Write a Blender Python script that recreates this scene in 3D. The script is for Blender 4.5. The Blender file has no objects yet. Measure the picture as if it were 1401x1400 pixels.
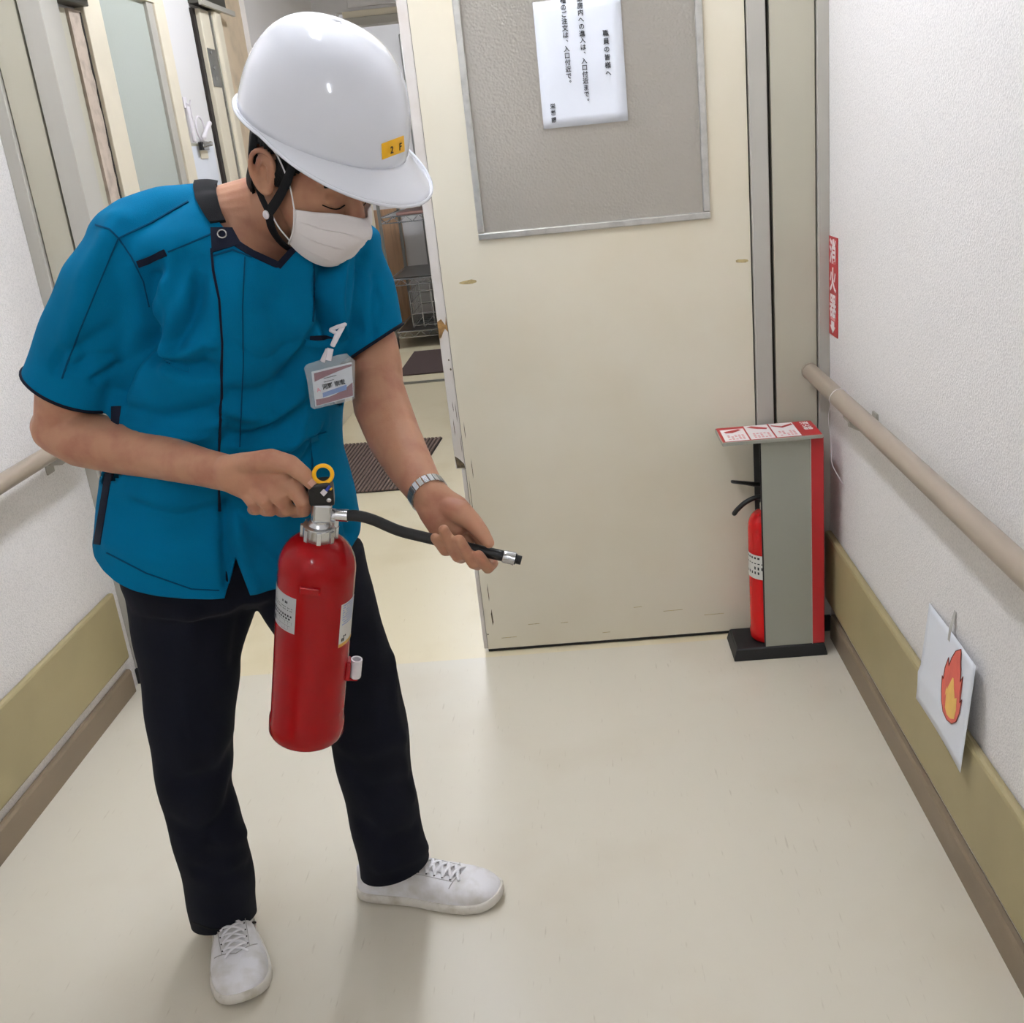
import bpy, bmesh, math, random
import numpy as np
from mathutils import Vector, Matrix
from mathutils.bvhtree import BVHTree

random.seed(7); np.random.seed(7)
SC = bpy.context.scene
COL = SC.collection

# ------------------------------------------------------------------ camera
CAMH = 1.45
YAW, PITCH, ROLL = -0.0511742, 0.3381356, 0.100318
FPX, CX, CY = 1414.756, 743.192, 694.459
def _rot(yaw, pitch, roll):
    f = np.array([math.sin(yaw)*math.cos(pitch), math.cos(yaw)*math.cos(pitch), -math.sin(pitch)])
    r = np.array([math.cos(yaw), -math.sin(yaw), 0.]); d = np.cross(f, r)
    c, s = math.cos(roll), math.sin(roll)
    return np.array([c*r+s*d, -s*r+c*d, f])
RM = _rot(YAW, PITCH, ROLL)
CAMLOC = np.array([0, 0, CAMH])
cd = bpy.data.cameras.new('camera'); cam = bpy.data.objects.new('camera', cd); COL.objects.link(cam)
cd.sensor_width = 36; cd.lens = 36*FPX/1401; cd.shift_x = -(CX-700.5)/1401; cd.shift_y = (CY-700)/1401
cd.clip_start = 0.02
cam.matrix_world = Matrix(((RM[0][0], -RM[1][0], -RM[2][0], 0), (RM[0][1], -RM[1][1], -RM[2][1], 0),
                           (RM[0][2], -RM[1][2], -RM[2][2], CAMH), (0, 0, 0, 1)))
SC.camera = cam
# ------------------------------------------------------------------ light and exposure
W = bpy.data.worlds.new('world'); SC.world = W; W.use_nodes = True
W.node_tree.nodes['Background'].inputs[0].default_value = (0.75, 0.8, 0.85, 1)
W.node_tree.nodes['Background'].inputs[1].default_value = 0.15
SC.view_settings.view_transform = 'Standard'; SC.view_settings.look = 'None'
SC.view_settings.gamma = 1; SC.view_settings.use_curve_mapping = False
SC.view_settings.exposure = 0.47
try:
    SC.cycles.use_denoising = True
except Exception: pass
SC.cycles.max_bounces = 7; SC.cycles.diffuse_bounces = 4
LAMP_NEAR, LAMP_BACK, LAMP_FAR, LAMP_ROOM = 27.0, 27.0, 25.0, 28.0   # emission of the ceiling lamps

def ray(px, py):
    return RM.T @ np.array([(px-CX)/FPX, (py-CY)/FPX, 1.])
def P(px, py, Y):
    d = ray(px, py); return CAMLOC + d*(Y/d[1])
def PX(px, py, X):
    d = ray(px, py); return CAMLOC + d*(X/d[0])
def PZ(px, py, z):
    d = ray(px, py); return CAMLOC + d*((z-CAMH)/d[2])
def mpp(Y):                     # metres that one pixel of the frame spans about the depth Y
    return Y*1.06/FPX
def V(*a): return np.array(a, float)
def nz(v):
    v = np.asarray(v, float); return v/np.linalg.norm(v)

# ------------------------------------------------------------------ materials
def lin(c):
    return tuple(((x/255)/12.92 if x/255 <= .04045 else ((x/255+.055)/1.055)**2.4) for x in c)+(1,)
MATS = {}
def mat(name, rgb, rough=.5, metal=0., bump=None, var=None, spec=.5, coat=0., emit=0., trans=0., ior=1.45, sss=0., dark=None, stretch=(1, 1, 1), alpha=1.):
    m = bpy.data.materials.new(name); m.use_nodes = True
    nt = m.node_tree; b = nt.nodes['Principled BSDF']; N = nt.nodes.new; Lk = nt.links.new
    c = lin(rgb)
    b.inputs['Base Color'].default_value = c; b.inputs['Roughness'].default_value = rough
    b.inputs['Metallic'].default_value = metal; b.inputs['Specular IOR Level'].default_value = spec
    b.inputs['Coat Weight'].default_value = coat; b.inputs['Coat Roughness'].default_value = .08
    b.inputs['Transmission Weight'].default_value = trans; b.inputs['IOR'].default_value = ior
    b.inputs['Alpha'].default_value = alpha
    if sss: b.inputs['Subsurface Weight'].default_value = sss; b.inputs['Subsurface Radius'].default_value = (.012, .005, .003); b.inputs['Subsurface Scale'].default_value = .5
    if emit: b.inputs['Emission Color'].default_value = c; b.inputs['Emission Strength'].default_value = emit
    tc = N('ShaderNodeTexCoord'); mp = N('ShaderNodeMapping'); mp.inputs['Scale'].default_value = stretch
    Lk(tc.outputs['Object'], mp.inputs[0])
    if var:
        sc, amt = var; n = N('ShaderNodeTexNoise'); n.inputs['Scale'].default_value = sc; n.inputs['Detail'].default_value = 5
        r = N('ShaderNodeMix'); r.data_type = 'RGBA'
        d = dark if dark else tuple(x*(1-amt) for x in rgb)
        r.inputs[6].default_value = c; r.inputs[7].default_value = lin(d)
        mr = N('ShaderNodeMapRange'); mr.inputs[1].default_value = .45; mr.inputs[2].default_value = .68
        Lk(mp.outputs[0], n.inputs[0]); Lk(n.outputs[0], mr.inputs[0]); Lk(mr.outputs[0], r.inputs[0]); Lk(r.outputs[2], b.inputs['Base Color'])
    if bump:
        sc, st = bump; n = N('ShaderNodeTexNoise'); n.inputs['Scale'].default_value = sc; n.inputs['Detail'].default_value = 3
        bp = N('ShaderNodeBump'); bp.inputs['Strength'].default_value = st; bp.inputs['Distance'].default_value = .002
        Lk(mp.outputs[0], n.inputs[0]); Lk(n.outputs[0], bp.inputs['Height']); Lk(bp.outputs[0], b.inputs['Normal'])
    MATS[name] = m
    return m
M = MATS
mat('wallpaper', (233, 229, 226), .85, bump=(240, 1.0), var=(240, .07), spec=.25)
mat('panel_grey', (183, 178, 160), .45, bump=(60, .03), spec=.4)
mat('frame_grey', (176, 172, 162), .4, spec=.4)
mat('door_cream', (222, 215, 196), .42, var=(1.6, .03), bump=(90, .04), spec=.4, dark=(217, 207, 184))
mat('door_edge', (214, 208, 202), .6, var=(9, .1), dark=(204, 195, 186))
mat('worn_wood', (160, 122, 70), .7, var=(60, .3))
mat('scuff', (98, 84, 62), .8, var=(120, .4))
mat('tape_residue', (188, 168, 118), .6, var=(90, .2))
mat('aluminium', (196, 194, 188), .35, metal=.75, var=(40, .08))
mat('dark_gap', (58, 52, 45), .7)
mat('rubber_black', (24, 24, 25), .55, bump=(200, .1))
mat('guard_tan', (164, 151, 112), .5, var=(3, .05), bump=(120, .05))
mat('baseboard_brown', (133, 117, 96), .5, var=(7, .12), stretch=(1, .3, 1))
mat('rail_taupe', (158, 144, 128), .33, spec=.5)
mat('bracket_grey', (170, 165, 155), .4, metal=.3)
mat('paper_white', (226, 229, 236), .6, var=(5, .02))
mat('ink', (28, 28, 32), .6)
mat('tape', (205, 202, 196), .3, alpha=.7)
mat('flame_red', (222, 104, 88), .6, var=(30, .05))
mat('flame_yellow', (238, 194, 104), .6, var=(30, .04))
mat('flame_line', (120, 46, 40), .6)
mat('sign_red', (178, 40, 42), .4)
mat('sign_white', (232, 226, 224), .45)
mat('sign_pink', (222, 150, 150), .45)
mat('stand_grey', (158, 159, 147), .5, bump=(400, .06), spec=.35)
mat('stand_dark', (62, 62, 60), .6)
mat('ext_red', (150, 2, 10), .2, coat=.12, spec=.25)
mat('ext_red2', (186, 12, 16), .24, coat=.2, spec=.3)
mat('label_silver', (186, 187, 188), .35, metal=.2)
mat('label_white', (214, 212, 206), .5)
mat('label_orange', (214, 160, 60), .5)
mat('chrome', (205, 206, 208), .2, metal=1., bump=(120, .05))
mat('cast_metal', (205, 206, 208), .24, metal=.95, bump=(260, .06))
mat('black_plastic', (18, 18, 19), .38)
mat('hose_black', (16, 16, 17), .5, bump=(300, .15))
mat('yellow_plastic', (244, 184, 20), .35)
mat('blue_tag', (38, 60, 160), .4)
mat('white_plastic', (228, 222, 226), .35)
mat('helmet_white', (226, 228, 235), .14, coat=.7, bump=(25, .01))
mat('skin', (182, 135, 107), .48, var=(26, .1), bump=(420, .12), sss=.12, dark=(170, 117, 94), spec=.35)
mat('nail', (206, 158, 140), .3)
mat('lip_fold', (112, 74, 60), .6)
mat('hair', (10, 9, 9), .6, bump=(500, .6), stretch=(1, 1, .2), spec=.2)
mat('teal', (0, 106, 146), .85, bump=(900, .25), var=(9, .05), spec=.08)
mat('teal_seam', (2, 66, 98), .85, spec=.15)
mat('navy', (20, 24, 40), .8, bump=(900, .2), spec=.2)
mat('black_cloth', (26, 26, 28), .85, bump=(700, .2), spec=.2)
mat('trouser_navy', (13, 16, 28), .85, bump=(900, .25), var=(12, .12), spec=.2)
mat('mask_white', (232, 226, 224), .75, bump=(700, .12), spec=.2)
mat('shoe_white', (232, 230, 232), .5, bump=(140, .08), var=(24, .05), dark=(208, 204, 198))
mat('sole_white', (222, 217, 208), .5, var=(30, .12), dark=(190, 182, 166))
mat('lace_white', (238, 236, 238), .7)
mat('stitch', (176, 172, 168), .7)
mat('clear_vinyl', (225, 232, 232), .08, alpha=.28, spec=.6)
mat('badge_maroon', (128, 34, 62), .5)
mat('badge_blue', (86, 130, 205), .5)
mat('badge_pink', (214, 120, 140), .5)
mat('ceiling_white', (226, 224, 218), .9, bump=(160, .1))
mat('lamp_glow', (255, 250, 240), .5, emit=1)
mat('mat_dark', (74, 58, 54), .95, bump=(700, .6), var=(120, .12))
mat('mat_rib', (116, 96, 86), .9, bump=(600, .4), var=(80, .12))
mat('mat_groove', (48, 42, 38), .95)
mat('plaster_tan', (216, 196, 168), .8, var=(9, .08), bump=(60, .15))
mat('plaster_pink', (190, 174, 158), .8, var=(26, .12), bump=(60, .3))
mat('frame_cream', (224, 214, 192), .5, var=(6, .03))
mat('wall_white', (222, 219, 217), .7, bump=(160, .12))
mat('white_curtain', (236, 232, 230), .6)
mat('wood_brown', (190, 152, 118), .6, var=(7, .14), stretch=(6, 6, .5))
mat('steel', (150, 150, 145), .32, metal=.9)
mat('steel_dark', (92, 90, 84), .4, metal=.7)
mat('tray_pink', (190, 150, 140), .5)

def glassmat(name, rgb, alpha):
    m = mat(name, rgb, .28, spec=.6)
    nt = m.node_tree; b = nt.nodes['Principled BSDF']; b.inputs['Transmission Weight'].default_value = .75
    tc = nt.nodes.new('ShaderNodeTexCoord'); v = nt.nodes.new('ShaderNodeTexVoronoi'); v.inputs['Scale'].default_value = 170; v.feature = 'SMOOTH_F1'
    bp = nt.nodes.new('ShaderNodeBump'); bp.inputs['Strength'].default_value = .4; bp.inputs['Distance'].default_value = .004
    nt.links.new(tc.outputs['Object'], v.inputs[0]); nt.links.new(v.outputs[0], bp.inputs['Height']); nt.links.new(bp.outputs[0], b.inputs['Normal'])
    return m
glassmat('door_glass', (222, 216, 206), 1)
mat('green_glass', (200, 206, 196), .18, spec=.6, bump=(120, .25))
M['green_glass'].node_tree.nodes['Principled BSDF'].inputs['Transmission Weight'].default_value = .2

def floor_material(name, base, patch, patch2):
    m = mat(name, base, .28, spec=.5); nt = m.node_tree; N = nt.nodes.new; Lk = nt.links.new
    b = nt.nodes['Principled BSDF']; b.inputs['Coat Weight'].default_value = .15; b.inputs['Coat Roughness'].default_value = .25
    tc = N('ShaderNodeTexCoord'); mp = N('ShaderNodeMapping'); mp.inputs['Scale'].default_value = (90, 9, 1); Lk(tc.outputs['Object'], mp.inputs[0])
    n1 = N('ShaderNodeTexNoise'); n1.inputs['Scale'].default_value = 1.6; n1.inputs['Detail'].default_value = 3; Lk(mp.outputs[0], n1.inputs[0])
    n2 = N('ShaderNodeTexNoise'); n2.inputs['Scale'].default_value = 2.1; n2.inputs['Detail'].default_value = 4; Lk(tc.outputs['Object'], n2.inputs[0])
    r1 = N('ShaderNodeMapRange'); r1.inputs[1].default_value = .66; r1.inputs[2].default_value = .78; Lk(n1.outputs[0], r1.inputs[0])
    r2 = N('ShaderNodeMapRange'); r2.inputs[1].default_value = .5; r2.inputs[2].default_value = .8; Lk(n2.outputs[0], r2.inputs[0])
    a = N('ShaderNodeMix'); a.data_type = 'RGBA'; a.inputs[6].default_value = lin(base); a.inputs[7].default_value = lin(patch); Lk(r2.outputs[0], a.inputs[0])
    s = N('ShaderNodeMath'); s.operation = 'MULTIPLY'; s.inputs[1].default_value = .5; Lk(r1.outputs[0], s.inputs[0])
    c = N('ShaderNodeMix'); c.data_type = 'RGBA'; Lk(a.outputs[2], c.inputs[6]); c.inputs[7].default_value = lin(patch2); Lk(s.outputs[0], c.inputs[0])
    Lk(c.outputs[2], b.inputs['Base Color'])
    rr = N('ShaderNodeMapRange'); rr.inputs[3].default_value = .24; rr.inputs[4].default_value = .4; Lk(n2.outputs[0], rr.inputs[0]); Lk(rr.outputs[0], b.inputs['Roughness'])
    bp = N('ShaderNodeBump'); bp.inputs['Strength'].default_value = .06; bp.inputs['Distance'].default_value = .003; Lk(n2.outputs[0], bp.inputs['Height']); Lk(bp.outputs[0], b.inputs['Normal'])
floor_material('floor_vinyl', (214, 207, 190), (206, 196, 176), (172, 160, 138))
floor_material('floor_far', (222, 210, 178), (206, 190, 150), (186, 166, 120))

# ------------------------------------------------------------------ mesh helpers
class G:
    def __init__(s): s.v = []; s.f = []
    def add(s, v, f):
        o = len(s.v); s.v += [tuple(map(float, p)) for p in v]; s.f += [tuple(i+o for i in q) for q in f]; return s
    def box(s, x0, x1, y0, y1, z0, z1):
        return s.add([(x0, y0, z0), (x1, y0, z0), (x1, y1, z0), (x0, y1, z0), (x0, y0, z1), (x1, y0, z1), (x1, y1, z1), (x0, y1, z1)],
                     [(0, 3, 2, 1), (4, 5, 6, 7), (0, 1, 5, 4), (1, 2, 6, 5), (2, 3, 7, 6), (3, 0, 4, 7)])
    def loft(s, rings, cap=True, closed=False):
        n = len(rings[0]); v = [p for r in rings for p in r]; f = []
        m = len(rings)
        for i in range(m if closed else m-1):
            a, b = i*n, ((i+1) % m)*n
            for k in range(n): f.append((a+k, a+(k+1) % n, b+(k+1) % n, b+k))
        if cap and not closed:
            f.append(tuple(range(n-1, -1, -1))); f.append(tuple((m-1)*n+k for k in range(n)))
        return s.add(v, f)
    def lathe(s, prof, n=32, cap=True):            # prof: (radius, z)
        return s.loft([[(r*math.cos(2*math.pi*k/n), r*math.sin(2*math.pi*k/n), z) for k in range(n)] for r, z in prof], cap)
    def tube(s, pts, rad, n=14, ref=None, round_cap=True, closed=False):
        pts = [np.asarray(p, float) for p in pts]; m = len(pts)
        if np.isscalar(rad): rad = [rad]*m
        rad = [(r, r) if np.isscalar(r) else r for r in rad]
        T = []
        for i in range(m):
            if closed: t = pts[(i+1) % m]-pts[i-1]
            else: t = pts[min(i+1, m-1)]-pts[max(i-1, 0)]
            T.append(nz(t))
        if ref is None:
            ref = V(0, 0, 1) if abs(T[0][2]) < .9 else V(1, 0, 0)
        u = np.asarray(ref, float); U = []
        for t in T:
            w = u-t*(u@t); 
            if np.linalg.norm(w) < 1e-6: w = np.cross(t, V(.3, .5, .8))
            u = nz(w); U.append(u)
        rings = []
        def R(c, t, u, a, b):
            w = np.cross(t, u)
            return [c+u*a*math.cos(2*math.pi*k/n)+w*b*math.sin(2*math.pi*k/n) for k in range(n)]
        for i in range(m):
            rings.append(R(pts[i], T[i], U[i], *rad[i]))
        if closed: return s.loft(rings, False, True)
        if round_cap:
            pre, post = [], []
            for q in (.4, .75, .95):
                k = math.sqrt(1-q*q)
                a, b = rad[0]; pre.insert(0, R(pts[0]-T[0]*q*min(a, b), T[0], U[0], a*k, b*k))
                a, b = rad[-1]; post.append(R(pts[-1]+T[-1]*q*min(a, b), T[-1], U[-1], a*k, b*k))
            rings = pre+rings+post
        return s.loft(rings)
    def ell(s, c, r, n=20, m=12, ax=None):         # ellipsoid
        ax = np.eye(3) if ax is None else np.asarray(ax)
        rings = []
        for j in range(1, m):
            t = math.pi*j/m
            rings.append([np.asarray(c)+ax.T@V(r[0]*math.sin(t)*math.cos(2*math.pi*k/n), r[1]*math.sin(t)*math.sin(2*math.pi*k/n), -r[2]*math.cos(t)) for k in range(n)])
        return s.loft(rings)
    def mesh(s, name, m=None, smooth=False, angle=40):
        me = bpy.data.meshes.new(name); me.from_pydata(s.v, [], s.f); me.validate()
        if m: me.materials.append(M[m])
        if smooth:
            me.polygons.foreach_set('use_smooth', [True]*len(me.polygons))
            try: me.set_sharp_from_angle(angle=math.radians(angle))
            except Exception: pass
        return me
    def obj(s, name, m, parent=None, smooth=False, bevel=0, angle=40, solid=0, xf=None):
        o = bpy.data.objects.new(name, s.mesh(name, m, smooth, angle)); COL.objects.link(o)
        if xf is not None: o.data.transform(xf)
        if solid: md = o.modifiers.new('solid', 'SOLIDIFY'); md.thickness = solid; md.offset = -1
        if bevel: md = o.modifiers.new('bevel', 'BEVEL'); md.width = bevel; md.segments = 2; md.limit_method = 'ANGLE'; md.angle_limit = math.radians(40)
        if parent is not None:
            o.parent = parent; o.matrix_parent_inverse = parent.matrix_basis.inverted()
        return o
def box(name, m, x0, x1, y0, y1, z0, z1, parent=None, bevel=0):
    return G().box(x0, x1, y0, y1, z0, z1).obj(name, m, parent, bevel=bevel)
def empty(name, loc=(0, 0, 0)):
    o = bpy.data.objects.new(name, None); o.empty_display_size = .05; COL.objects.link(o); o.location = loc; return o
def tag(o, label=None, cat=None, group=None, kind=None):
    if label: o['label'] = label
    if cat: o['category'] = cat
    if group: o['group'] = group
    if kind: o['kind'] = kind
    return o
def structure(o, label=None):
    o['kind'] = 'structure'
    if label: o['label'] = label
    return o
def text(name, body, size, m, origin, ux, uz, parent=None, align='CENTER', bold=0., depth=.0003, sx=1.):
    """lettering: ux is the reading direction, uz the up direction of the letters"""
    c = bpy.data.curves.new(name, 'FONT'); c.body = body; c.size = size; c.align_x = align; c.align_y = 'CENTER'
    c.extrude = depth; c.offset = bold; c.resolution_u = 3
    t = bpy.data.objects.new(name, c); COL.objects.link(t)
    dg = bpy.context.evaluated_depsgraph_get(); me = bpy.data.meshes.new_from_object(t.evaluated_get(dg))
    bpy.data.objects.remove(t); me.name = name
    ux, uz = nz(ux), nz(uz); un = np.cross(ux, uz)
    mx = Matrix(((ux[0]*sx, uz[0], un[0], origin[0]), (ux[1]*sx, uz[1], un[1], origin[1]), (ux[2]*sx, uz[2], un[2], origin[2]), (0, 0, 0, 1)))
    me.transform(mx); me.materials.clear(); me.materials.append(M[m])
    o = bpy.data.objects.new(name, me); COL.objects.link(o)
    if parent is not None:
        o.parent = parent; o.matrix_parent_inverse = parent.matrix_basis.inverted()
    return o
def joined(name, objs, parent=None):
    """join freshly made mesh objects (letters of one line of print) into one part"""
    bm = bmesh.new()
    for o in objs: bm.from_mesh(o.data)
    me = bpy.data.meshes.new(name); bm.to_mesh(me); bm.free(); me.materials.append(objs[0].data.materials[0])
    for o in objs: bpy.data.objects.remove(o)
    o = bpy.data.objects.new(name, me); COL.objects.link(o)
    if parent is not None:
        o.parent = parent; o.matrix_parent_inverse = parent.matrix_basis.inverted()
    return o
def union(g, voxel, smooth=6, factor=.5):
    """merge overlapping closed shapes into one continuous skin; returns verts (n,3) and faces"""
    me = bpy.data.meshes.new('tmp'); me.from_pydata(g.v, [], g.f); me.validate()
    o = bpy.data.objects.new('tmp', me); COL.objects.link(o)
    r = o.modifiers.new('r', 'REMESH'); r.mode = 'VOXEL'; r.voxel_size = voxel; r.adaptivity = 0
    if smooth: q = o.modifiers.new('s', 'SMOOTH'); q.factor = factor; q.iterations = smooth
    dg = bpy.context.evaluated_depsgraph_get(); m2 = bpy.data.meshes.new_from_object(o.evaluated_get(dg))
    v = np.empty(len(m2.vertices)*3); m2.vertices.foreach_get('co', v); v = v.reshape(-1, 3)
    f = [tuple(p.vertices) for p in m2.polygons]
    bpy.data.objects.remove(o); bpy.data.meshes.remove(me); bpy.data.meshes.remove(m2)
    return v, f
def normals(v, f):
    q = np.array([x[:4] if len(x) >= 4 else (x[0], x[1], x[2], x[2]) for x in f])
    n = np.cross(v[q[:, 2]]-v[q[:, 0]], v[q[:, 3]]-v[q[:, 1]]); out = np.zeros_like(v)
    for k in range(4): np.add.at(out, q[:, k], n)
    return out/np.maximum(np.linalg.norm(out, axis=1, keepdims=True), 1e-12)
def seg_dist(v, pts):
    best = np.full(len(v), 9.)
    for a, b in zip(pts[:-1], pts[1:]):
        d = b-a; t = np.clip(((v-a)@d)/max(d@d, 1e-12), 0, 1); best = np.minimum(best, np.linalg.norm(v-(a+t[:, None]*d), axis=1))
    return best
def bvh_of(v, f): return BVHTree.FromPolygons([Vector(p) for p in v], f)
def hit(bvh, px, py, last=None):
    d = ray(px, py); r = bvh.ray_cast(Vector(CAMLOC), Vector(nz(d)))
    if r[0] is None:
        if last is None: return None
        q = bvh.find_nearest(Vector(last)); return np.array(q[0]), np.array(q[1])
    n = np.array(r[1]); 
    if n@d > 0: n = -n
    return np.array(r[0]), n
def sheet(bvh, grid, off=.0012, sink=.003):
    """a thin piece of cloth or paper laid on a surface; grid[i][j] are sight points, drop them on the surface"""
    rows = []; last = None
    for row in grid:
        o = []
        for (px, py) in row:
            h = hit(bvh, px, py)
            if h is None:
                q = bvh.find_nearest(Vector(P(px, py, 1.63 if last is None else float(last[1])))); h = (np.array(q[0]), np.array(q[1]))
            last = h[0]; o.append((h[0]+h[1]*off, h[0]-h[1]*sink))
        rows.append(o)
    n, m = len(rows), len(rows[0]); g = G(); v = [p[0] for r in rows for p in r]; w = [p[1] for r in rows for p in r]
    f = []
    for i in range(n-1):
        for j in range(m-1): f.append((i*m+j, (i+1)*m+j, (i+1)*m+j+1, i*m+j+1))
    K = n*m
    edge = [(0, j) for j in range(m)]+[(i, m-1) for i in range(1, n)]+[(n-1, j) for j in range(m-2, -1, -1)]+[(i, 0) for i in range(n-2, 0, -1)]
    ids = [i*m+j for i, j in edge]
    for a, b in zip(ids, ids[1:]+ids[:1]): f.append((a, b, b+K, a+K))
    return g.add(v+w, f)
def quad_grid(c, n, m):
    c = [np.array(p, float) for p in c]; out = []
    for i in range(n+1):
        t = i/n; a = c[0]*(1-t)+c[3]*t; b = c[1]*(1-t)+c[2]*t
        out.append([tuple(a*(1-j/m)+b*(j/m)) for j in range(m+1)])
    return out
def strip_grid(pl, w, step=6, m=2):
    pl = [np.array(p, float) for p in pl]; out = []
    pts = []
    for a, b in zip(pl[:-1], pl[1:]):
        k = max(1, int(np.linalg.norm(b-a)/step))
        for i in range(k): pts.append(a+(b-a)*i/k)
    pts.append(pl[-1])
    for i, p in enumerate(pts):
        t = pts[min(i+1, len(pts)-1)]-pts[max(i-1, 0)]; t = t/np.linalg.norm(t); nn = np.array([-t[1], t[0]])
        ww = w if np.isscalar(w) else w[0]+(w[1]-w[0])*i/(len(pts)-1)
        out.append([tuple(p+nn*ww*(j/m-.5)) for j in range(m+1)])
    return out
def smooth_path(pts, k=5):
    """Catmull-Rom through the points"""
    p = [np.asarray(q, float) for q in pts]; p = [2*p[0]-p[1]]+p+[2*p[-1]-p[-2]]; out = []
    for i in range(1, len(p)-2):
        for j in range(k):
            t = j/k; a, b, c, d = p[i-1:i+3]
            out.append(.5*((2*b)+(c-a)*t+(2*a-5*b+4*c-d)*t*t+(3*b-a-3*c+d)*t**3))
    out.append(p[-2]); return out

def _inpoly(px, py, poly):
    c = False; j = len(poly)-1
    for i in range(len(poly)):
        if (poly[i][1] > py) != (poly[j][1] > py) and px < (poly[j][0]-poly[i][0])*(py-poly[i][1])/(poly[j][1]-poly[i][1])+poly[i][0]: c = not c
        j = i
    return c
def proj(v):
    q = RM@(np.asarray(v)-CAMLOC); return FPX*q[0]/q[2]+CX, FPX*q[1]/q[2]+CY
def cut_poly(bm, poly, ok):
    """cut an opening with clean edges: poly are sight points, ok(centre) limits the depth of the cut"""
    xs = [p[0] for p in poly]; ys = [p[1] for p in poly]; x0, x1, y0, y1 = min(xs)-25, max(xs)+25, min(ys)-25, max(ys)+25
    def near():
        out = []
        for f in bm.faces:
            c = f.calc_center_median()
            if ok(c):
                p = proj(c)
                if x0 < p[0] < x1 and y0 < p[1] < y1: out.append(f)
        return out
    for a, b in zip(poly, poly[1:]+poly[:1]):
        n = np.cross(ray(*a), ray(*b)); fs = near(); ge = list(set([e for f in fs for e in f.edges]))+list(set([v for f in fs for v in f.verts]))+fs
        bmesh.ops.bisect_plane(bm, geom=ge, dist=1e-6, plane_co=Vector(CAMLOC), plane_no=Vector(nz(n)))
    dl = []
    for f in bm.faces:
        c = f.calc_center_median()
        if ok(c) and _inpoly(*proj(c), poly): dl.append(f)
    bmesh.ops.delete(bm, geom=dl, context='FACES')
def cut_plane(bm, co, no, ok=lambda c: True):
    """trim away what lies beyond the plane (in direction no)"""
    fs = [f for f in bm.faces if ok(f.calc_center_median())]
    ge = list(set([e for f in fs for e in f.edges]))+list(set([v for f in fs for v in f.verts]))+fs
    bmesh.ops.bisect_plane(bm, geom=ge, dist=1e-6, plane_co=Vector(co), plane_no=Vector(no))
    co, no = Vector(co), Vector(no)
    dl = [f for f in bm.faces if ok(f.calc_center_median()) and (f.calc_center_median()-co).dot(no) > 1e-5]
    bmesh.ops.delete(bm, geom=dl, context='FACES')
def to_bm(v, f):
    bm = bmesh.new(); vs = [bm.verts.new(p) for p in v]
    for q in f:
        try: bm.faces.new([vs[i] for i in q])
        except ValueError: pass
    return bm
# ================================================================== the setting
XL, XR, YD, YB, ZC = -1.443, 0.676, 2.8275, -2.6, 2.7
XW, YF = -1.47, 6.86
structure(box('floor', 'floor_vinyl', XL-.1, XR+.1, YB-.1, YD-.03, -.1, 0), 'pale beige vinyl corridor floor with faint streaks')
structure(box('floor_threshold', 'floor_far', XW-.4, XR+.6, YD-.03, YF-.02, -.1, 0), 'warmer yellowed floor beyond the doorway')
structure(box('floor_kitchen', 'floor_far', -1.9, XR+.6, YF+.02, 9.8, -.1, 0.004), 'floor of the far room with the rack')
structure(box('trim_threshold', 'steel', XW-.1, XR, YF-.02, YF+.02, -.05, .008))
structure(box('ceiling', 'ceiling_white', -1.9, XR+.7, YB-.1, 9.8, ZC, ZC+.1))
structure(box('wall_left', 'wallpaper', XL-.12, XL, YB, YD, 0, ZC), 'white textured wallpaper wall on the left')
structure(box('wall_right', 'wallpaper', XR, XR+.12, YB, YD, 0, ZC), 'white textured wallpaper wall on the right')
structure(box('wall_back', 'wallpaper', XL-.12, XR+.12, YB-.1, YB, 0, ZC))
for side, x, s in (('left', XL, 1), ('right', XR, -1)):
    g = G(); prof = [(0, 0), (.014, 0), (.014, .068), (.010, .076), (0, .076)]
    rings = [[(x+s*a*1.0, y, z) for a, z in prof] for y in (YB, YD-.075)]
    structure(g.loft(rings).obj('baseboard_'+side, 'baseboard_brown'), 'brown vinyl skirting along the '+side+' wall')
    b = box('trim_guard_'+side, 'guard_tan', min(x, x+s*.02), max(x, x+s*.02), YB, YD-.035 if side == 'right' else YD-.07, .112, .328, bevel=.008)
    structure(b, 'olive tan bumper board low on the '+side+' wall')
# end wall with the door set in it
box_ = lambda n, m, *a, **k: structure(box(n, m, *a, **k))
box_('wall_end', 'wallpaper', XL-.1, XR+.1, YD+.0, YD+.12, 2.08, ZC)
box_('trim_1', 'frame_grey', .647, XR, YD-.022, YD+.09, .05, 2.08, bevel=.002)
box_('trim_2', 'panel_grey', .532, .644, YD-.008, YD+.09, .05, 2.08, bevel=.002)
box_('trim_3', 'frame_grey', .477, .5225, YD-.014, YD+.09, .0, 2.08, bevel=.002)
box_('trim_4', 'dark_gap', .47, .66, YD+.012, YD+.08, .0, 2.08)
box_('trim_5', 'rubber_black', .535, XR-.001, YD-.03, YD+.05, 0, .05, bevel=.002)
box_('trim_6', 'frame_grey', XL, -1.408, YD-.02, YD+.09, .05, 2.08, bevel=.002)
box_('trim_7', 'panel_grey', -1.405, -1.329, YD-.008, YD+.09, .05, 2.08, bevel=.002)
box_('trim_8', 'frame_grey', -1.3205, -1.263, YD-.014, YD+.09, 0, 2.08, bevel=.002)
box_('trim_9', 'dark_gap', -1.41, -1.30, YD+.012, YD+.08, .0, 2.08)
box_('trim_10', 'rubber_black', XL+.001, -1.325, YD-.03, YD+.05, 0, .05, bevel=.002)
box_('trim_11', 'frame_grey', -1.33, .53, YD-.02, YD+.09, 2.02, 2.08)

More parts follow.
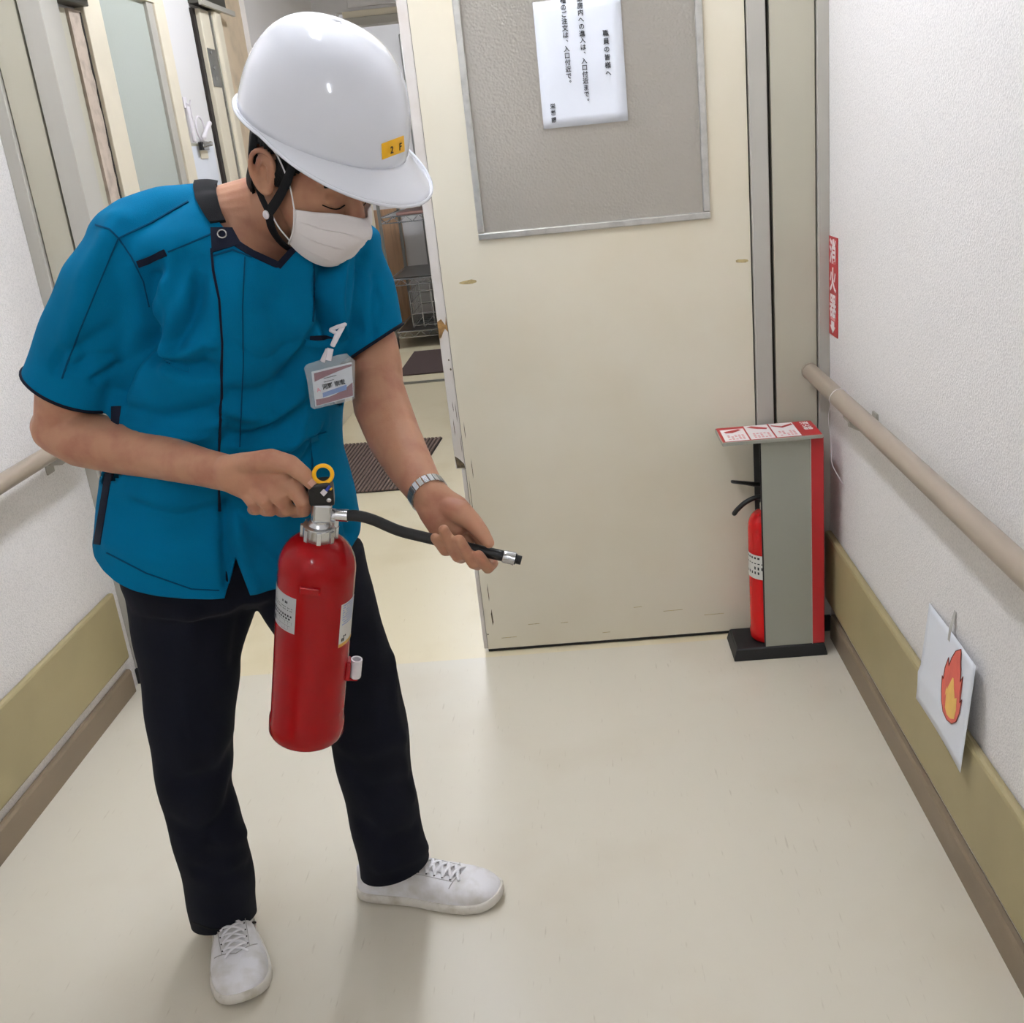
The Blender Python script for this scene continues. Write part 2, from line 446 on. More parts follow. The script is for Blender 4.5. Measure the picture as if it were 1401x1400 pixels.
# the closed right-hand leaf
d = empty('door_1', (.06, YD, 0)); structure(d, 'cream flush door leaf with a patterned glass light and chipped edge')
DX0, DX1, DZ0, DZ1 = -.355, .473, .012, 2.015
GX0, GX1, GZ0, GZ1 = -.232, .358, 1.232, 1.90
g = G()
for a in ((DX0, GX0, DZ0, DZ1), (GX1, DX1, DZ0, DZ1), (GX0, GX1, DZ0, GZ0), (GX0, GX1, GZ1, DZ1)):
    g.box(a[0], a[1], YD, YD+.036, a[2], a[3])
g.obj('leaf_panel', 'door_cream', d)
box('glass_pane', 'door_glass', GX0, GX1, YD+.012, YD+.02, GZ0, GZ1, d)
for (x0, x1, z0, z1) in ((GX0-.012, GX0+.006, GZ0+.006, GZ1-.006), (GX1-.006, GX1+.012, GZ0+.006, GZ1-.006), (GX0-.012, GX1+.012, GZ0-.012, GZ0+.006), (GX0-.012, GX1+.012, GZ1-.006, GZ1+.012)):
    box('glazing_bead', 'aluminium', x0, x1, YD-.008, YD+.012, z0, z1, d, bevel=.003)
box('edge_strip', 'door_edge', -.3835, -.3565, YD+.004, YD+.03, .592, DZ1, d, bevel=.002)
box('lower_edge_strip', 'door_edge', -.368, -.3565, YD+.004, YD+.03, DZ0, .59, d, bevel=.002)
box('edge_gap', 'dark_gap', -.3575, -.3545, YD+.006, YD+.028, DZ0, DZ1, d)
def chip(parent, name, m, pts, y=YD-.0006):           # a flake of missing paint with its own ragged outline
    g = G(); n = len(pts)
    g.add([(x, y, z) for x, z in pts]+[(x, y+.002, z) for x, z in pts], [tuple(range(n))[::-1]]+[(i, (i+1) % n, (i+1) % n+n, i+n) for i in range(n)])
    return g.obj(name, m, parent)
chip(d, 'paint_chip', 'worn_wood', [(-.383, 1.015), (-.372, 1.022), (-.362, 1.004), (-.358, 1.028), (-.3565, .985), (-.364, .995), (-.371, .985), (-.377, .972), (-.3832, .968)], YD+.003)
chip(d, 'paint_chip', 'scuff', [(-.3825, .63), (-.372, .622), (-.358, .605), (-.357, .594), (-.38, .594)], YD+.003)
for (x, z, w, h) in ((-.366, .905, .0035, .006), (-.364, .878, .004, .007), (-.37, .76, .0012, .03), (-.363, .73, .0012, .06), (-.374, .69, .0015, .05), (-.3605, .64, .001, .05), (-.337, .56, .0015, .06), (-.34, .30, .0012, .10), (-.335, .17, .002, .06), (-.333, .09, .004, .055), (-.352, .06, .004, .004), (-.35, .45, .0012, .12), (-.345, .68, .0012, .05)):
    yy = YD+.0032 if x < -.356 else YD-.0005
    chip(d, 'scratch', 'scuff', [(x, z), (x+w, z+.2*h), (x+w*.6, z+h), (x-w*.3, z+h*.7)], yy)
for k in range(7):
    x = -.30+k*.1+random.uniform(-.03, .03); z = random.uniform(.03, .13); w = random.uniform(.02, .06)
    chip(d, 'scratch', 'tape_residue', [(x, z), (x+w, z+.0008), (x+w, z+.0022), (x, z+.0015)], YD-.0005)
for (px, py, w) in ((1015, 357, .042), (640, 386, .05)):
    c = P(px, py, YD); n = 12
    chip(d, 'tape_residue', 'tape_residue', [(c[0]+w/2*math.cos(2*math.pi*i/n)*random.uniform(.75, 1.1), c[2]+.006*math.sin(2*math.pi*i/n)*random.uniform(.5, 1.2)) for i in range(n)][::-1], YD-.0004)
box('bottom_seal', 'rubber_black', DX0, DX1, YD+.004, YD+.03, .002, .0125, d)

# notice taped to the glass
nt_ = empty('notice_paper', (.063, YD-.01, 1.48)); tag(nt_, 'white paper notice with black vertical Japanese writing taped on the door glass', 'notice')
YN = YD+.0095
g = G(); rows = []
for i in range(13):
    z = 1.481+i*.0247
    rows.append([(-.046+j*.0272, YN-.0008-.0012*math.sin(i*1.3+j*.9)*math.sin(j*1.1)-.001, z) for j in range(9)])
f = [(i*9+j, i*9+j+1, (i+1)*9+j+1, (i+1)*9+j) for i in range(12) for j in range(8)]
g.add([p for r in rows for p in r], f).obj('sheet', 'paper_white', nt_, smooth=True, solid=-.0006)
def column(body, x, z0, pitch, size, parent, m='ink', y=YN-.0042, bold=.00018):
    os_ = []
    for i, ch in enumerate(body):
        if ch == ' ': continue
        dx, dz = ((size*.5, size*.45) if ch in '、。' else (0, 0))
        os_.append(text('letter', ch, size, m, (x+dx, y, z0-i*pitch+dz), (1, 0, 0), (0, 0, 1), bold=bold))
    return joined('writing', os_, parent)
column('職員の皆様へ', .129, 1.690, .0185, .0155, nt_)
column('厨房内への進入は、入口付近まで。', .0705, 1.774, .0158, .0150, nt_)
column('麺のご注文は、入口付近で。', .029, 1.774, .0158, .0150, nt_)
column('栄養課', -.018, 1.533, .0165, .0135, nt_)

# beyond the doorway: left wall with a frosted door, end wall, far room
box_('wall_far_left', 'wall_white', XW-.12, XW, YD+.02, YF, 0, ZC)
box_('wall_far_right', 'wall_white', XR+.1, XR+.2, YD+.12, YF, 0, ZC)
box_('trim_12', 'panel_grey', XW, XW+.012, 2.95, 3.405, .0, 1.965)
box_('trim_13', 'plaster_pink', XW, XW+.02, 3.41, 3.50, .0, 1.965)
g = G(); zs = np.linspace(1.2, 1.96, 40); left = [(3.488+random.uniform(-.005, .004), z) for z in zs]
n = len(left); vs = [(XW+.0205, y, z) for y, z in left]+[(XW+.0205, 3.497, z) for z in zs]
chipo = G().add(vs, [(i, i+1, n+i+1, n+i) for i in range(n-1)]).obj('trim_14', 'mat_groove', solid=.001); structure(chipo)
dd = empty('door_2', (XW, 3.9, 0)); structure(dd, 'cream framed door with tall frosted green glass')
box('stile', 'frame_cream', XW, XW+.032, 3.50, 3.635, 0, 2.06, dd, bevel=.003)
box('stile', 'frame_cream', XW, XW+.032, 4.135, 4.235, 0, 2.06, dd, bevel=.003)
box('glazing_bead', 'frame_grey', XW, XW+.024, 4.075, 4.135, .9, 2.06, dd, bevel=.002)
box('glazing_bead', 'mat_groove', XW, XW+.026, 3.633, 3.641, .9, 2.06, dd)
box('glass_pane', 'green_glass', XW, XW+.012, 3.641, 4.075, .9, 2.06, dd)
box('lower_panel', 'frame_cream', XW, XW+.02, 3.635, 4.135, 0, .9, dd)
box('head_rail', 'frame_cream', XW, XW+.03, 3.50, 4.235, 2.06, 2.16, dd)
box_('trim_15', 'plaster_pink', XW, XW+.004, 4.236, 4.26, 0, 2.2)
dc = empty('door_closer', (XW, 3.4, 1.97)); tag(dc, 'dark grey door closer at the top of the left side passage', 'door closer')
box('body', 'steel_dark', XW, XW+.05, 3.26, 3.50, 1.975, 2.03, dc, bevel=.004); box('arm', 'steel_dark', XW+.05, XW+.07, 3.2, 3.52, 2.0, 2.015, dc)
dc2 = empty('door_closer', (XW, 4.8, 2.12)); tag(dc2, 'grey closer arm above the narrow beige door far behind the helmet', 'door closer')
box('body', 'steel_dark', XW, XW+.05, 4.62, 4.98, 2.115, 2.17, dc2, bevel=.004); box('arm', 'frame_grey', XW+.05, XW+.065, 4.6, 5.05, 2.105, 2.125, dc2)
d3 = empty('door_3', (XW, 4.8, 0)); structure(d3, 'narrow beige door with a metal hinge plate')
box('jamb', 'mat_groove', XW, XW+.012, 4.62, 4.66, 0, 2.10, d3)
box('leaf', 'frame_cream', XW, XW+.03, 4.655, 4.775, 0, 2.10, d3, bevel=.003)
box('edge', 'mat_groove', XW, XW+.026, 4.775, 4.787, 0, 2.10, d3)
box('edge_bead', 'aluminium', XW, XW+.034, 4.787, 4.80, 0, 2.10, d3)
box('frame', 'frame_cream', XW, XW+.05, 4.80, 4.885, 0, 2.11, d3, bevel=.012)
hp = box('hinge', 'steel', XW+.03, XW+.034, 4.66, 4.77, 1.80, 1.95, d3, bevel=.002)
for z in (1.835, 1.875, 1.935):
    G().lathe([(.009, 0), (.009, .003), (.004, .005)], 12).obj('screw', 'chrome', d3, xf=Matrix.Translation((XW+.034, 4.70 if z < 1.9 else 4.69, z)) @ Matrix.Rotation(math.pi/2, 4, 'Y'))
box_('trim_16', 'plaster_tan', XW, XW+.006, 4.886, 5.36, 0, ZC)
box_('trim_17', 'white_curtain', XW, XW+.03, 5.36, YF, .1, ZC)
box_('baseboard_far', 'frame_cream', XW, XW+.05, 4.9, YF, 0, .16, bevel=.006)
# end wall of the passage and its opening
box_('wall_far_end_1', 'wall_white', XW-.1, -1.30, YF, YF+.1, 0, ZC)
box_('wall_far_end_2', 'wall_white', -.30, XR+.2, YF, YF+.1, 0, ZC)
box_('wall_far_end_3', 'wall_white', -1.30, -.30, YF, YF+.1, 2.30, ZC)
box_('trim_18', 'frame_cream', -1.305, -1.262, YF-.03, YF+.1, 0, 2.24, bevel=.004)
box_('trim_19', 'frame_cream', -1.335, -1.308, YF-.02, YF, 0, 2.24, bevel=.004)
box_('trim_20', 'frame_grey', -1.26, -.3, YF-.03, YF+.09, 2.215, 2.262, bevel=.004)
box_('trim_21', 'frame_cream', -1.26, -.3, YF-.015, YF+.09, 2.262, 2.30, bevel=.003)
box_('trim_22', 'wall_white', -1.22, -.3, YF-.022, YF, 2.318, 2.378, bevel=.003)
box_('trim_23', 'frame_grey', -1.35, -.3, YF-.03, YF, 2.385, 2.40, bevel=.003)
box_('wall_kitchen_left', 'wall_white', -1.9, -1.80, YF+.1, 9.8, 0, ZC)
box_('wall_kitchen_back', 'wall_white', -1.9, XR+.7, 9.6, 9.7, 0, ZC)
box_('wall_kitchen_right', 'wall_white', XR+.6, XR+.7, YF+.1, 9.7, 0, ZC)
box_('trim_24', 'wood_brown', -1.80, -1.50, 9.56, 9.6, 0, 1.02, bevel=.004)

# lamps on the ceiling
def lamp(cx, cy, L, power, label, along='y'):
    e = empty('ceiling_light', (cx, cy, ZC)); tag(e, label, 'light', 'fluorescent ceiling lights')
    hw, hl = .09, L/2
    X, Y = (hw, hl) if along == 'y' else (hl, hw)
    box('housing', 'white_plastic', cx-X, cx+X, cy-Y, cy+Y, ZC-.045, ZC-.001, e, bevel=.008)
    m = mat('tube_glow', (240, 246, 255), .5, emit=power)
    for o in (-.04, .04):
        a, b = ((cx+o, cy-hl+.03, ZC-.068), (cx+o, cy+hl-.03, ZC-.068)) if along == 'y' else ((cx-hl+.03, cy+o, ZC-.068), (cx+hl-.03, cy+o, ZC-.068))
        t = G().tube([a, b], .016, 10).obj('tube', 'tube_glow', e, smooth=True)
    return e
lamp(-.38, 2.1, 1.2, LAMP_NEAR*2.2, 'twin tube ceiling light in the corridor near the door')
lamp(-.38, -1.4, 1.2, LAMP_BACK*2.2, 'twin tube ceiling light in the corridor behind the viewer')
lamp(-.5, 3.95, 1.2, LAMP_FAR*2.2, 'twin tube ceiling light beyond the doorway')
lamp(-.7, 8.0, 1.2, LAMP_ROOM*2.2, 'twin tube ceiling light in the far room', 'x')
# ================================================================== things in the corridor
def handrail(x, wall, z, y0, y1, label, brackets):
    e = empty('handrail', (x, y1, 0)); tag(e, label, 'handrail')
    g = G().tube([(x, y0, z), (x, y1-.02, z)], .0215, 24); g.obj('rail', 'rail_taupe', e, smooth=True)
    s = 1 if wall > x else -1
    G().lathe([(.0225, 0), (.0225, .012), (.018, .02), (.006, .023)], 24).obj('end_cap', 'rail_taupe', e, smooth=True, xf=Matrix.Translation((x, y1-.022, z)) @ Matrix.Rotation(-math.pi/2, 4, 'X'))
    for y in brackets:
        b = G().tube([(x, y, z-.018), (x, y, z-.035), (x+s*.02, y, z-.045), (wall, y, z-.045)], [.009, .009, .009, .009], 12).obj('bracket', 'bracket_grey', e, smooth=True)
        p = G().box(min(wall, wall-s*.006), max(wall, wall-s*.006), y-.02, y+.02, z-.075, z-.012).obj('wall_plate', 'bracket_grey', b, bevel=.003)
        G().box(x-.012, x+.012, y-.03, y+.03, z-.026, z-.019).obj('saddle', 'bracket_grey', b, bevel=.002)
handrail(.617, XR, .797, YB+.1, 2.80, 'taupe round handrail on the right wall above the flame picture', (2.36, 1.2, 0.0))
handrail(-1.385, XL, .815, YB+.1, 2.74, 'taupe round handrail on the left wall behind the elbow', (2.62, 1.3, 0.0))

# red sign on the right wall
e = empty('fire_extinguisher_sign', (XR, 2.76, .89)); tag(e, 'narrow red wall sign with white Japanese letters and a down arrow', 'sign')
box('plate', 'sign_red', XR-.003, XR, 2.716, 2.803, .893, 1.150, e, bevel=.0008)
os_ = [text('letter', ch, .066, 'sign_white', (XR-.0035, 2.7595, zz), (0, -1, 0), (0, 0, 1), bold=.0014) for ch, zz in zip('消火器', (1.108, 1.036, .968))]
joined('lettering', os_, e)
G().add([(XR-.0036, y, z) for y, z in ((2.775, .932), (2.744, .932), (2.744, .919), (2.732, .919), (2.7595, .9), (2.787, .919), (2.775, .919))], [tuple(range(7))]).obj('arrow', 'sign_white', e, solid=.0004)
G().box(XR-.0034, XR-.003, 2.735, 2.784, .934, .941).obj('bar', 'sign_pink', e)

# flame picture on the right wall, leaning away a little at its lower front corner
e = empty('flame_picture', (XR, 1.8, .26)); tag(e, 'white paper with a red and yellow flame drawing taped to the right wall', 'picture')
def pap(u, v, lift=0):             # u 0..1 from far to near, v 0..1 from bottom to top
    y = 1.955-u*.293; z = .262+v*.222+.012*u
    off = .003+.022*(1-v)+.012*u*u*(1-v*.6)+.010*u*v
    if z < .335: off = max(off, .0225+.004*u)
    return (XR-off-lift, y, z)
g = G(); n = 14
g.add([pap(i/n, j/n) for j in range(n+1) for i in range(n+1)], [(j*(n+1)+i, j*(n+1)+i+1, (j+1)*(n+1)+i+1, (j+1)*(n+1)+i) for j in range(n) for i in range(n)])
g.obj('sheet', 'paper_white', e, smooth=True, solid=-.0005)
def fl_uv(px, py):                 # from the photo: sheet corners TL(1273,828) TR(1350,913) BL(1271,958) BR(1341,1058)
    q = PX(px, py, XR-.016); return ((1.955-q[1])/.293, (q[2]-.262-.012*(1.955-q[1])/.293)/.222)
def zf(a): return [(1120+x/3.502, 700+y/3.5) for x, y in a]
outer = zf([(680, 660), (655, 668), (638, 700), (628, 738), (622, 700), (610, 745), (606, 800), (600, 785), (602, 850), (608, 905), (622, 955), (642, 995), (668, 1014), (690, 1005), (703, 965), (708, 900), (700, 915), (697, 860), (703, 790), (692, 815), (690, 770), (684, 720), (683, 680)])
inner = zf([(652, 795), (645, 812), (640, 850), (634, 838), (630, 850), (626, 836), (622, 890), (628, 935), (642, 970), (660, 990), (678, 992), (684, 955), (678, 950), (682, 892), (672, 895), (664, 850), (658, 800)])
def flat(pts, m, nm, lift):
    uv = [fl_uv(*p) for p in pts]
    bm = bmesh.new(); vs = [bm.verts.new(pap(u, v, lift)) for u, v in uv]; bm.faces.new(vs); bmesh.ops.triangulate(bm, faces=bm.faces[:])
    me = bpy.data.meshes.new(nm); bm.to_mesh(me); bm.free(); me.materials.append(M[m])
    o = bpy.data.objects.new(nm, me); COL.objects.link(o); o.parent = e; o.matrix_parent_inverse = e.matrix_basis.inverted()
    md = o.modifiers.new('s', 'SOLIDIFY'); md.thickness = .0004; md.offset = 0; return o
flat(outer, 'flame_red', 'flame_body', .0016); flat(inner, 'flame_yellow', 'flame_core', .0022)
pts = [pap(*fl_uv(*p), .0020) for p in outer]; G().tube(pts, .0008, 6, closed=True).obj('flame_outline', 'flame_line', e)
q = [pap(.45, .90, .001), pap(.49, .90, .001), pap(.49, 1.0, .001), pap(.45, 1.0, .001), (XR-.001, pap(.49, 1, 0)[1], .53), (XR-.001, pap(.45, 1, 0)[1], .53)]
G().add(q, [(0, 1, 2, 3), (3, 2, 4, 5)]).obj('tape', 'tape', e, solid=.0004)

# nylon thread looped over the rail
pts = [P(1140, 700, 2.55), P(1142, 640, 2.62), P(1150, 590, 2.56)]
loop = [(.617+.024*math.cos(a), 2.47+.004*math.sin(a*2), .797+.024*math.sin(a)) for a in np.linspace(math.radians(-30), math.radians(215), 12)]
g = G().tube(loop+smooth_path([loop[-1], (.598, 2.50, .74), (.615, 2.54, .66), (.622, 2.56, .60), (.645, 2.54, .55)], 5)[1:], .0008, 6)
tag(g.obj('nylon_thread', 'white_plastic', smooth=True), 'thin clear nylon thread looped over the right handrail', 'thread')

# extinguisher stand in the corner
SX0, SX1, SY0, SY1 = .366, .63, 2.652, 2.80
e = empty('extinguisher_stand', (.5, 2.73, 0)); tag(e, 'grey and red metal fire extinguisher stand in the corner by the door', 'stand')
g = G(); rings = []
for z, i in ((0, 0), (.004, 0), (.032, .006), (.036, .010)):
    rings.append([(SX0+i*1.2, SY0+i, z), (SX1-i, SY0+i, z), (SX1-i, SY1-i, z), (SX0+i*1.2, SY1-i, z)])
g.loft(rings).obj('base', 'rubber_black', e, bevel=.002)
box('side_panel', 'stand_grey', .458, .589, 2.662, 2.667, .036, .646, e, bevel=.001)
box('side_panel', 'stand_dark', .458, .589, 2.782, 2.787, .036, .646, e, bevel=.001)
box('back_panel', 'sign_red', .590, .624, 2.660, 2.789, .036, .646, e, bevel=.002)
box('panel_edge', 'aluminium', .5885, .5905, 2.6605, 2.664, .036, .646, e)
box('inner_edge', 'rubber_black', .4545, .458, 2.6625, 2.6665, .036, .646, e)
tp = box('top_board', 'stand_grey', .355, .620, 2.648, 2.792, .646, .656, e, bevel=.0015)
box('top_print', 'sign_red', .357, .618, 2.651, 2.790, .6562, .6568, e)
for k in range(3):
    x = .364+k*.0685
    w = box('pictogram_panel', 'sign_white', x, x+.064, 2.654, 2.787-(.02 if k == 0 else 0), .6570, .6574, e)
    # figures: a hand and body of the extinguisher, and lines of tiny print
    g = G(); zt = .6577
    A = [[(.008, .10), (.05, .118), (.056, .108), (.03, .085), (.012, .088)], [(.006, .115), (.02, .125), (.06, .098), (.055, .085), (.03, .095)], [(.004, .118), (.03, .10), (.06, .122), (.062, .108), (.03, .086), (.004, .108)]][k]
    g.add([(x+a, 2.654+b-.01*(k == 0), zt) for a, b in A], [tuple(range(len(A)))])
    g.obj('pictogram', 'sign_red', w, solid=.0002)
    g = G()
    for i in range(5):
        for j in range(4):
            if random.random() < .8: g.box(x+.012+i*.0095, x+.018+i*.0095, 2.665+j*.012, 2.672+j*.012, zt, zt+.0002)
    g.obj('small_print', 'sign_pink', w)
joined('lettering', [text('letter', ch, .026, 'sign_white', (.5955, 2.768-i*.027, .6572), (1, 0, 0), (0, 1, 0), bold=.0004) for i, ch in enumerate('消火器')], e)

def extinguisher_body(e, R, H, redm, low_ring=True):
    prof = [(R*.90, 0), (R*1.0, .004), (R*1.035, .008), (R*1.035, .03), (R*1.0, .034), (R, H-.06)]
    for k in range(1, 10):
        a = k/9*math.pi/2*.92; prof.append((R*(.34+.66*math.cos(a)), H-.06+.052*math.sin(a)))
    prof.append((R*.33, H-.004))
    return G().lathe(prof, 48)
# extinguisher standing in it
x0, y0 = .483, 2.727
e = empty('fire_extinguisher', (x0, y0, .036)); tag(e, 'red fire extinguisher standing in the grey stand in the corner', 'fire extinguisher')
T = Matrix.Translation((x0, y0, .037))
extinguisher_body(e, .056, .40, 'ext_red2').obj('cylinder', 'ext_red2', e, smooth=True, xf=T)
G().lathe([(.021, .392), (.021, .412), (.014, .416), (.014, .47)], 24).obj('valve', 'cast_metal', e, smooth=True, xf=T)
lb = G(); n = 16
lb.add([(.0566*math.cos(a), .0566*math.sin(a), z) for z in (.20, .272) for a in np.linspace(math.radians(150), math.radians(280), n)], [(i, i+1, n+i+1, n+i) for i in range(n-1)])
lb = lb.obj('label', 'label_white', e, smooth=True, xf=T)
pr = G()
for r_, (z, h) in enumerate(((.26, .006), (.245, .003), (.228, .009), (.214, .008))):
    for k in range(10):
        if random.random() < .25: continue
        a = math.radians(158+k*11.5); b = a+math.radians(7 if r_ < 2 else 5)
        pr.add([(.0569*math.cos(q), .0569*math.sin(q), zz) for q, zz in ((a, z), (b, z), (b, z+h), (a, z+h))], [(0, 1, 2, 3)])
pr.obj('small_print', 'ink', lb, xf=T)
G().tube([(.02, 0, .462), (-.03, 0, .468), (-.06, 0, .475), (-.095, 0, .482)], [(.006, .012), (.006, .012), (.005, .011), (.004, .009)], 12).obj('upper_lever', 'black_plastic', e, smooth=True, xf=T)
G().tube(smooth_path([(.01, 0, .43), (-.03, 0, .43), (-.06, 0, .418), (-.082, 0, .40), (-.092, 0, .388)]), (.007), 12).obj('lower_handle', 'black_plastic', e, smooth=True, xf=T)
G().tube([(-.005, -.016, .47), (-.005, -.016, .515)], [(.012, .005), (.010, .005)], 10).obj('safety_pin', 'yellow_plastic', e, smooth=True, xf=T)
G().tube(smooth_path([(0, .014, .44), (.01, .05, .42), (.02, .064, .30), (.0, .064, .12)]), .008, 10).obj('hose', 'hose_black', e, smooth=True, xf=T)

# clipboard on the wall beyond the doorway
e = empty('clipboard', (XW, 4.4, 1.5)); tag(e, 'clipboard with white sheets hanging from a hook on the far left wall', 'clipboard')
c0 = PX(252, 196, XW+.01); c1 = PX(292, 198, XW+.01); y0, y1, zt = c0[1], c1[1], c0[2]
box('board', 'panel_grey', XW+.002, XW+.008, y0, y1, zt-.32, zt, e, bevel=.003)
box('sheets', 'paper_white', XW+.008, XW+.012, y0+.012, y1-.01, zt-.312, zt-.012, e)
ym = (y0+y1)/2+.02
box('clip', 'chrome', XW+.012, XW+.026, ym-.05, ym+.05, zt-.03, zt+.006, e, bevel=.005)
G().tube([(XW+.03, ym-.05, zt-.012), (XW+.03, ym+.06, zt-.004)], .010, 12).obj('clip_roller', 'chrome', e, smooth=True)
box('clip_pad', 'rubber_black', XW+.024, XW+.036, ym-.075, ym-.05, zt-.028, zt+.002, e)
box('clip_tag', 'frame_cream', XW+.013, XW+.016, ym-.045, ym+.045, zt-.06, zt-.02, e)
ring = [(XW+.02, ym+.05*math.cos(a), zt+.055+.045*math.sin(a)) for a in np.linspace(0, 2*math.pi, 20, endpoint=False)]
G().tube(ring, .004, 8, closed=True).obj('ring', 'white_plastic', e, smooth=True)
e2 = empty('wall_hook', (XW, 4.35, 1.75)); tag(e2, 'small white hook with a hanging cord above the clipboard', 'hook')
hk = PX(255, 137, XW+.01)
box('plate', 'white_plastic', XW, XW+.006, hk[1]-.018, hk[1]+.018, hk[2]-.03, hk[2]+.012, e2, bevel=.004)
G().tube([(XW+.006, hk[1], hk[2]-.012), (XW+.02, hk[1], hk[2]-.018), (XW+.024, hk[1]+.004, hk[2]-.004)], .004, 8).obj('peg', 'white_plastic', e2, smooth=True)
G().tube(smooth_path([(XW+.02, hk[1], hk[2]-.014), (XW+.014, hk[1]+.02, hk[2]-.1), (XW+.014, ym-.06, zt+.1), (XW+.016, ym-.07, zt+.0)]), .0018, 6).obj('cord', 'white_plastic', e2, smooth=True)
G().tube([(XW+.014, ym-.085, zt+.13), (XW+.016, ym-.09, zt+.01)], .007, 8).obj('pen', 'white_plastic', e2, smooth=True)
G().tube([(XW+.03, ym-.01, zt+.02), (XW+.03, ym+.04, zt+.05), (XW+.025, ym+.11, zt+.075)], [.009, .008, .010], 8).obj('key', 'white_plastic', e2, smooth=True)

# mats
e = empty('ribbed_mat', (-1.1, 5.0, 0)); tag(e, 'brown ribbed doormat on the floor beyond the doorway', 'mat')
c = [PZ(450, 608, .008)[:2], PZ(605, 598, .008)[:2], PZ(560, 668, .008)[:2], PZ(458, 676, .008)[:2]]   # far left, far right, near right, near left
fl_, fr, nr, nl = [np.array(q) for q in c]; fl_ = np.array([-1.40, fr[1]+.03]); nl = np.array([-1.41, nr[1]+.02])
g = G(); g.add([(*nl, 0), (*nr, 0), (*fr, 0), (*fl_, 0), (*nl, .006), (*nr, .006), (*fr, .006), (*fl_, .006)], [(0, 3, 2, 1), (4, 5, 6, 7), (0, 1, 5, 4), (1, 2, 6, 5), (2, 3, 7, 6), (3, 0, 4, 7)]); g.obj('backing', 'mat_groove', e)
R = G(); nr_ = 30
for i in range(nr_):
    t0, t1 = (i+.12)/nr_, (i+.72)/nr_
    a, b = nl*(1-t0)+nr*t0, nl*(1-t1)+nr*t1; a2, b2 = fl_*(1-t0)+fr*t0, fl_*(1-t1)+fr*t1
    G().add([(*a, .006), (*b, .006), (*b2, .006), (*a2, .006), (*a, .011), (*b, .011), (*b2, .011), (*a2, .011)], [(4, 5, 6, 7), (0, 1, 5, 4), (1, 2, 6, 5), (2, 3, 7, 6), (3, 0, 4, 7)]).obj('rib', 'mat_rib', e)
a = PZ(538, 515, .01); b = PZ(538, 484, .01)
tag(box('floor_mat', 'mat_dark', -1.29, -.45, a[1], b[1], .004, .014, bevel=.003), 'plain dark brown mat in front of the wire rack', 'mat')

# wire rack in the far room
e = empty('wire_rack', (-1.1, 8.5, 0)); tag(e, 'chrome wire shelving rack on castors in the far room', 'shelf rack')
rx0, rx1, ry0, ry1 = -1.45, -.35, 8.2, 9.15
for x in (rx0, rx1):
    for y in (ry0, ry1):
        po = G().tube([(x, y, .09), (x, y, 1.62)], .0135, 12).obj('post', 'steel', e, smooth=True)
        cs = G().lathe([(.035, -.012), (.037, -.006), (.037, .006), (.035, .012)], 20).obj('castor', 'rubber_black', e, smooth=True, xf=Matrix.Translation((x, y, .041)) @ Matrix.Rotation(math.pi/2, 4, 'Y'))
        G().box(x-.02, x+.02, y-.015, y+.015, .07, .1).obj('castor_fork', 'steel_dark', cs, bevel=.004)
for z, plate in ((.135, 'steel_dark'), (.545, 'steel_dark'), (1.02, 'steel'), (1.30, 'steel')):
    s = box('shelf', plate, rx0+.015, rx1-.015, ry0+.012, ry1-.012, z-.006, z, e)
    g = G()
    for yy in (ry0, ry1):
        g.tube([(rx0, yy, z), (rx1, yy, z)], .0045, 6).tube([(rx0, yy, z-.045), (rx1, yy, z-.045)], .0045, 6)
        zz = [(rx0+(rx1-rx0)*k/22, yy, z-.045*(k % 2)) for k in range(23)]; g.tube(zz, .004, 6)
    for xx in (rx0, rx1):
        g.tube([(xx, ry0, z), (xx, ry1, z)], .0045, 6).tube([(xx, ry0, z-.045), (xx, ry1, z-.045)], .0045, 6)
    g.obj('wire_edge', 'chrome', s, smooth=True)
tag(box('serving_tray', 'tray_pink', -1.33, -.5, 8.26, 8.9, 1.021, 1.045, bevel=.008), 'reddish tray lying on the upper shelf of the wire rack', 'tray')
tag(box('wire_rack_liner', 'steel_dark', -1.40, -.40, 8.24, 9.08, .546, .556, bevel=.003), 'flat grey sheet on the middle shelf of the wire rack', 'sheet')
bk = empty('wire_basket', (-1.0, 8.5, .136)); tag(bk, 'chrome wire basket on the lowest shelf of the wire rack', 'basket')
bx0, bx1, by0, by1 = -1.32, -.62, 8.32, 8.9
for z in (.16, .25, .34, .43):
    G().tube([(bx0, by0, z), (bx1, by0, z), (bx1, by1, z), (bx0, by1, z)], .004, 6, closed=True).obj('wire', 'chrome', bk, smooth=True)
for k in range(9):
    x = bx0+(bx1-bx0)*k/8
    G().tube([(x, by0, .43), (x, by0, .14), (x, by1, .14), (x, by1, .43)], .0035, 6, round_cap=False).obj('wire', 'chrome', bk, smooth=True)
for k in range(1, 6):
    y = by0+(by1-by0)*k/6
    G().tube([(bx0, y, .43), (bx0, y, .14), (bx1, y, .14), (bx1, y, .43)], .0035, 6, round_cap=False).obj('wire', 'chrome', bk, smooth=True)
for k, x in enumerate((-1.28, -1.20)):
    o = G().tube([(x, 9.45, .01), (x, 9.45, 2.4)], .014, 10).obj('wall_pipe', 'steel', smooth=True)
    tag(o, ('left' if k == 0 else 'right')+' of two thin vertical pipes on the wall behind the wire rack', 'pipe', 'pipes behind the rack')
l = empty('ladle', (-1.1, 8.3, 1.05)); tag(l, 'small pale ladle hanging at the top of the wire rack', 'ladle')
G().tube([(-1.08, 8.18, 1.29), (-1.09, 8.18, 1.20), (-1.10, 8.18, 1.15)], [.009, .009, .012], 10).obj('handle', 'frame_cream', l, smooth=True)
G().ell((-1.10, 8.17, 1.13), (.03, .02, .035), 14, 10).obj('bowl', 'frame_cream', l, smooth=True)
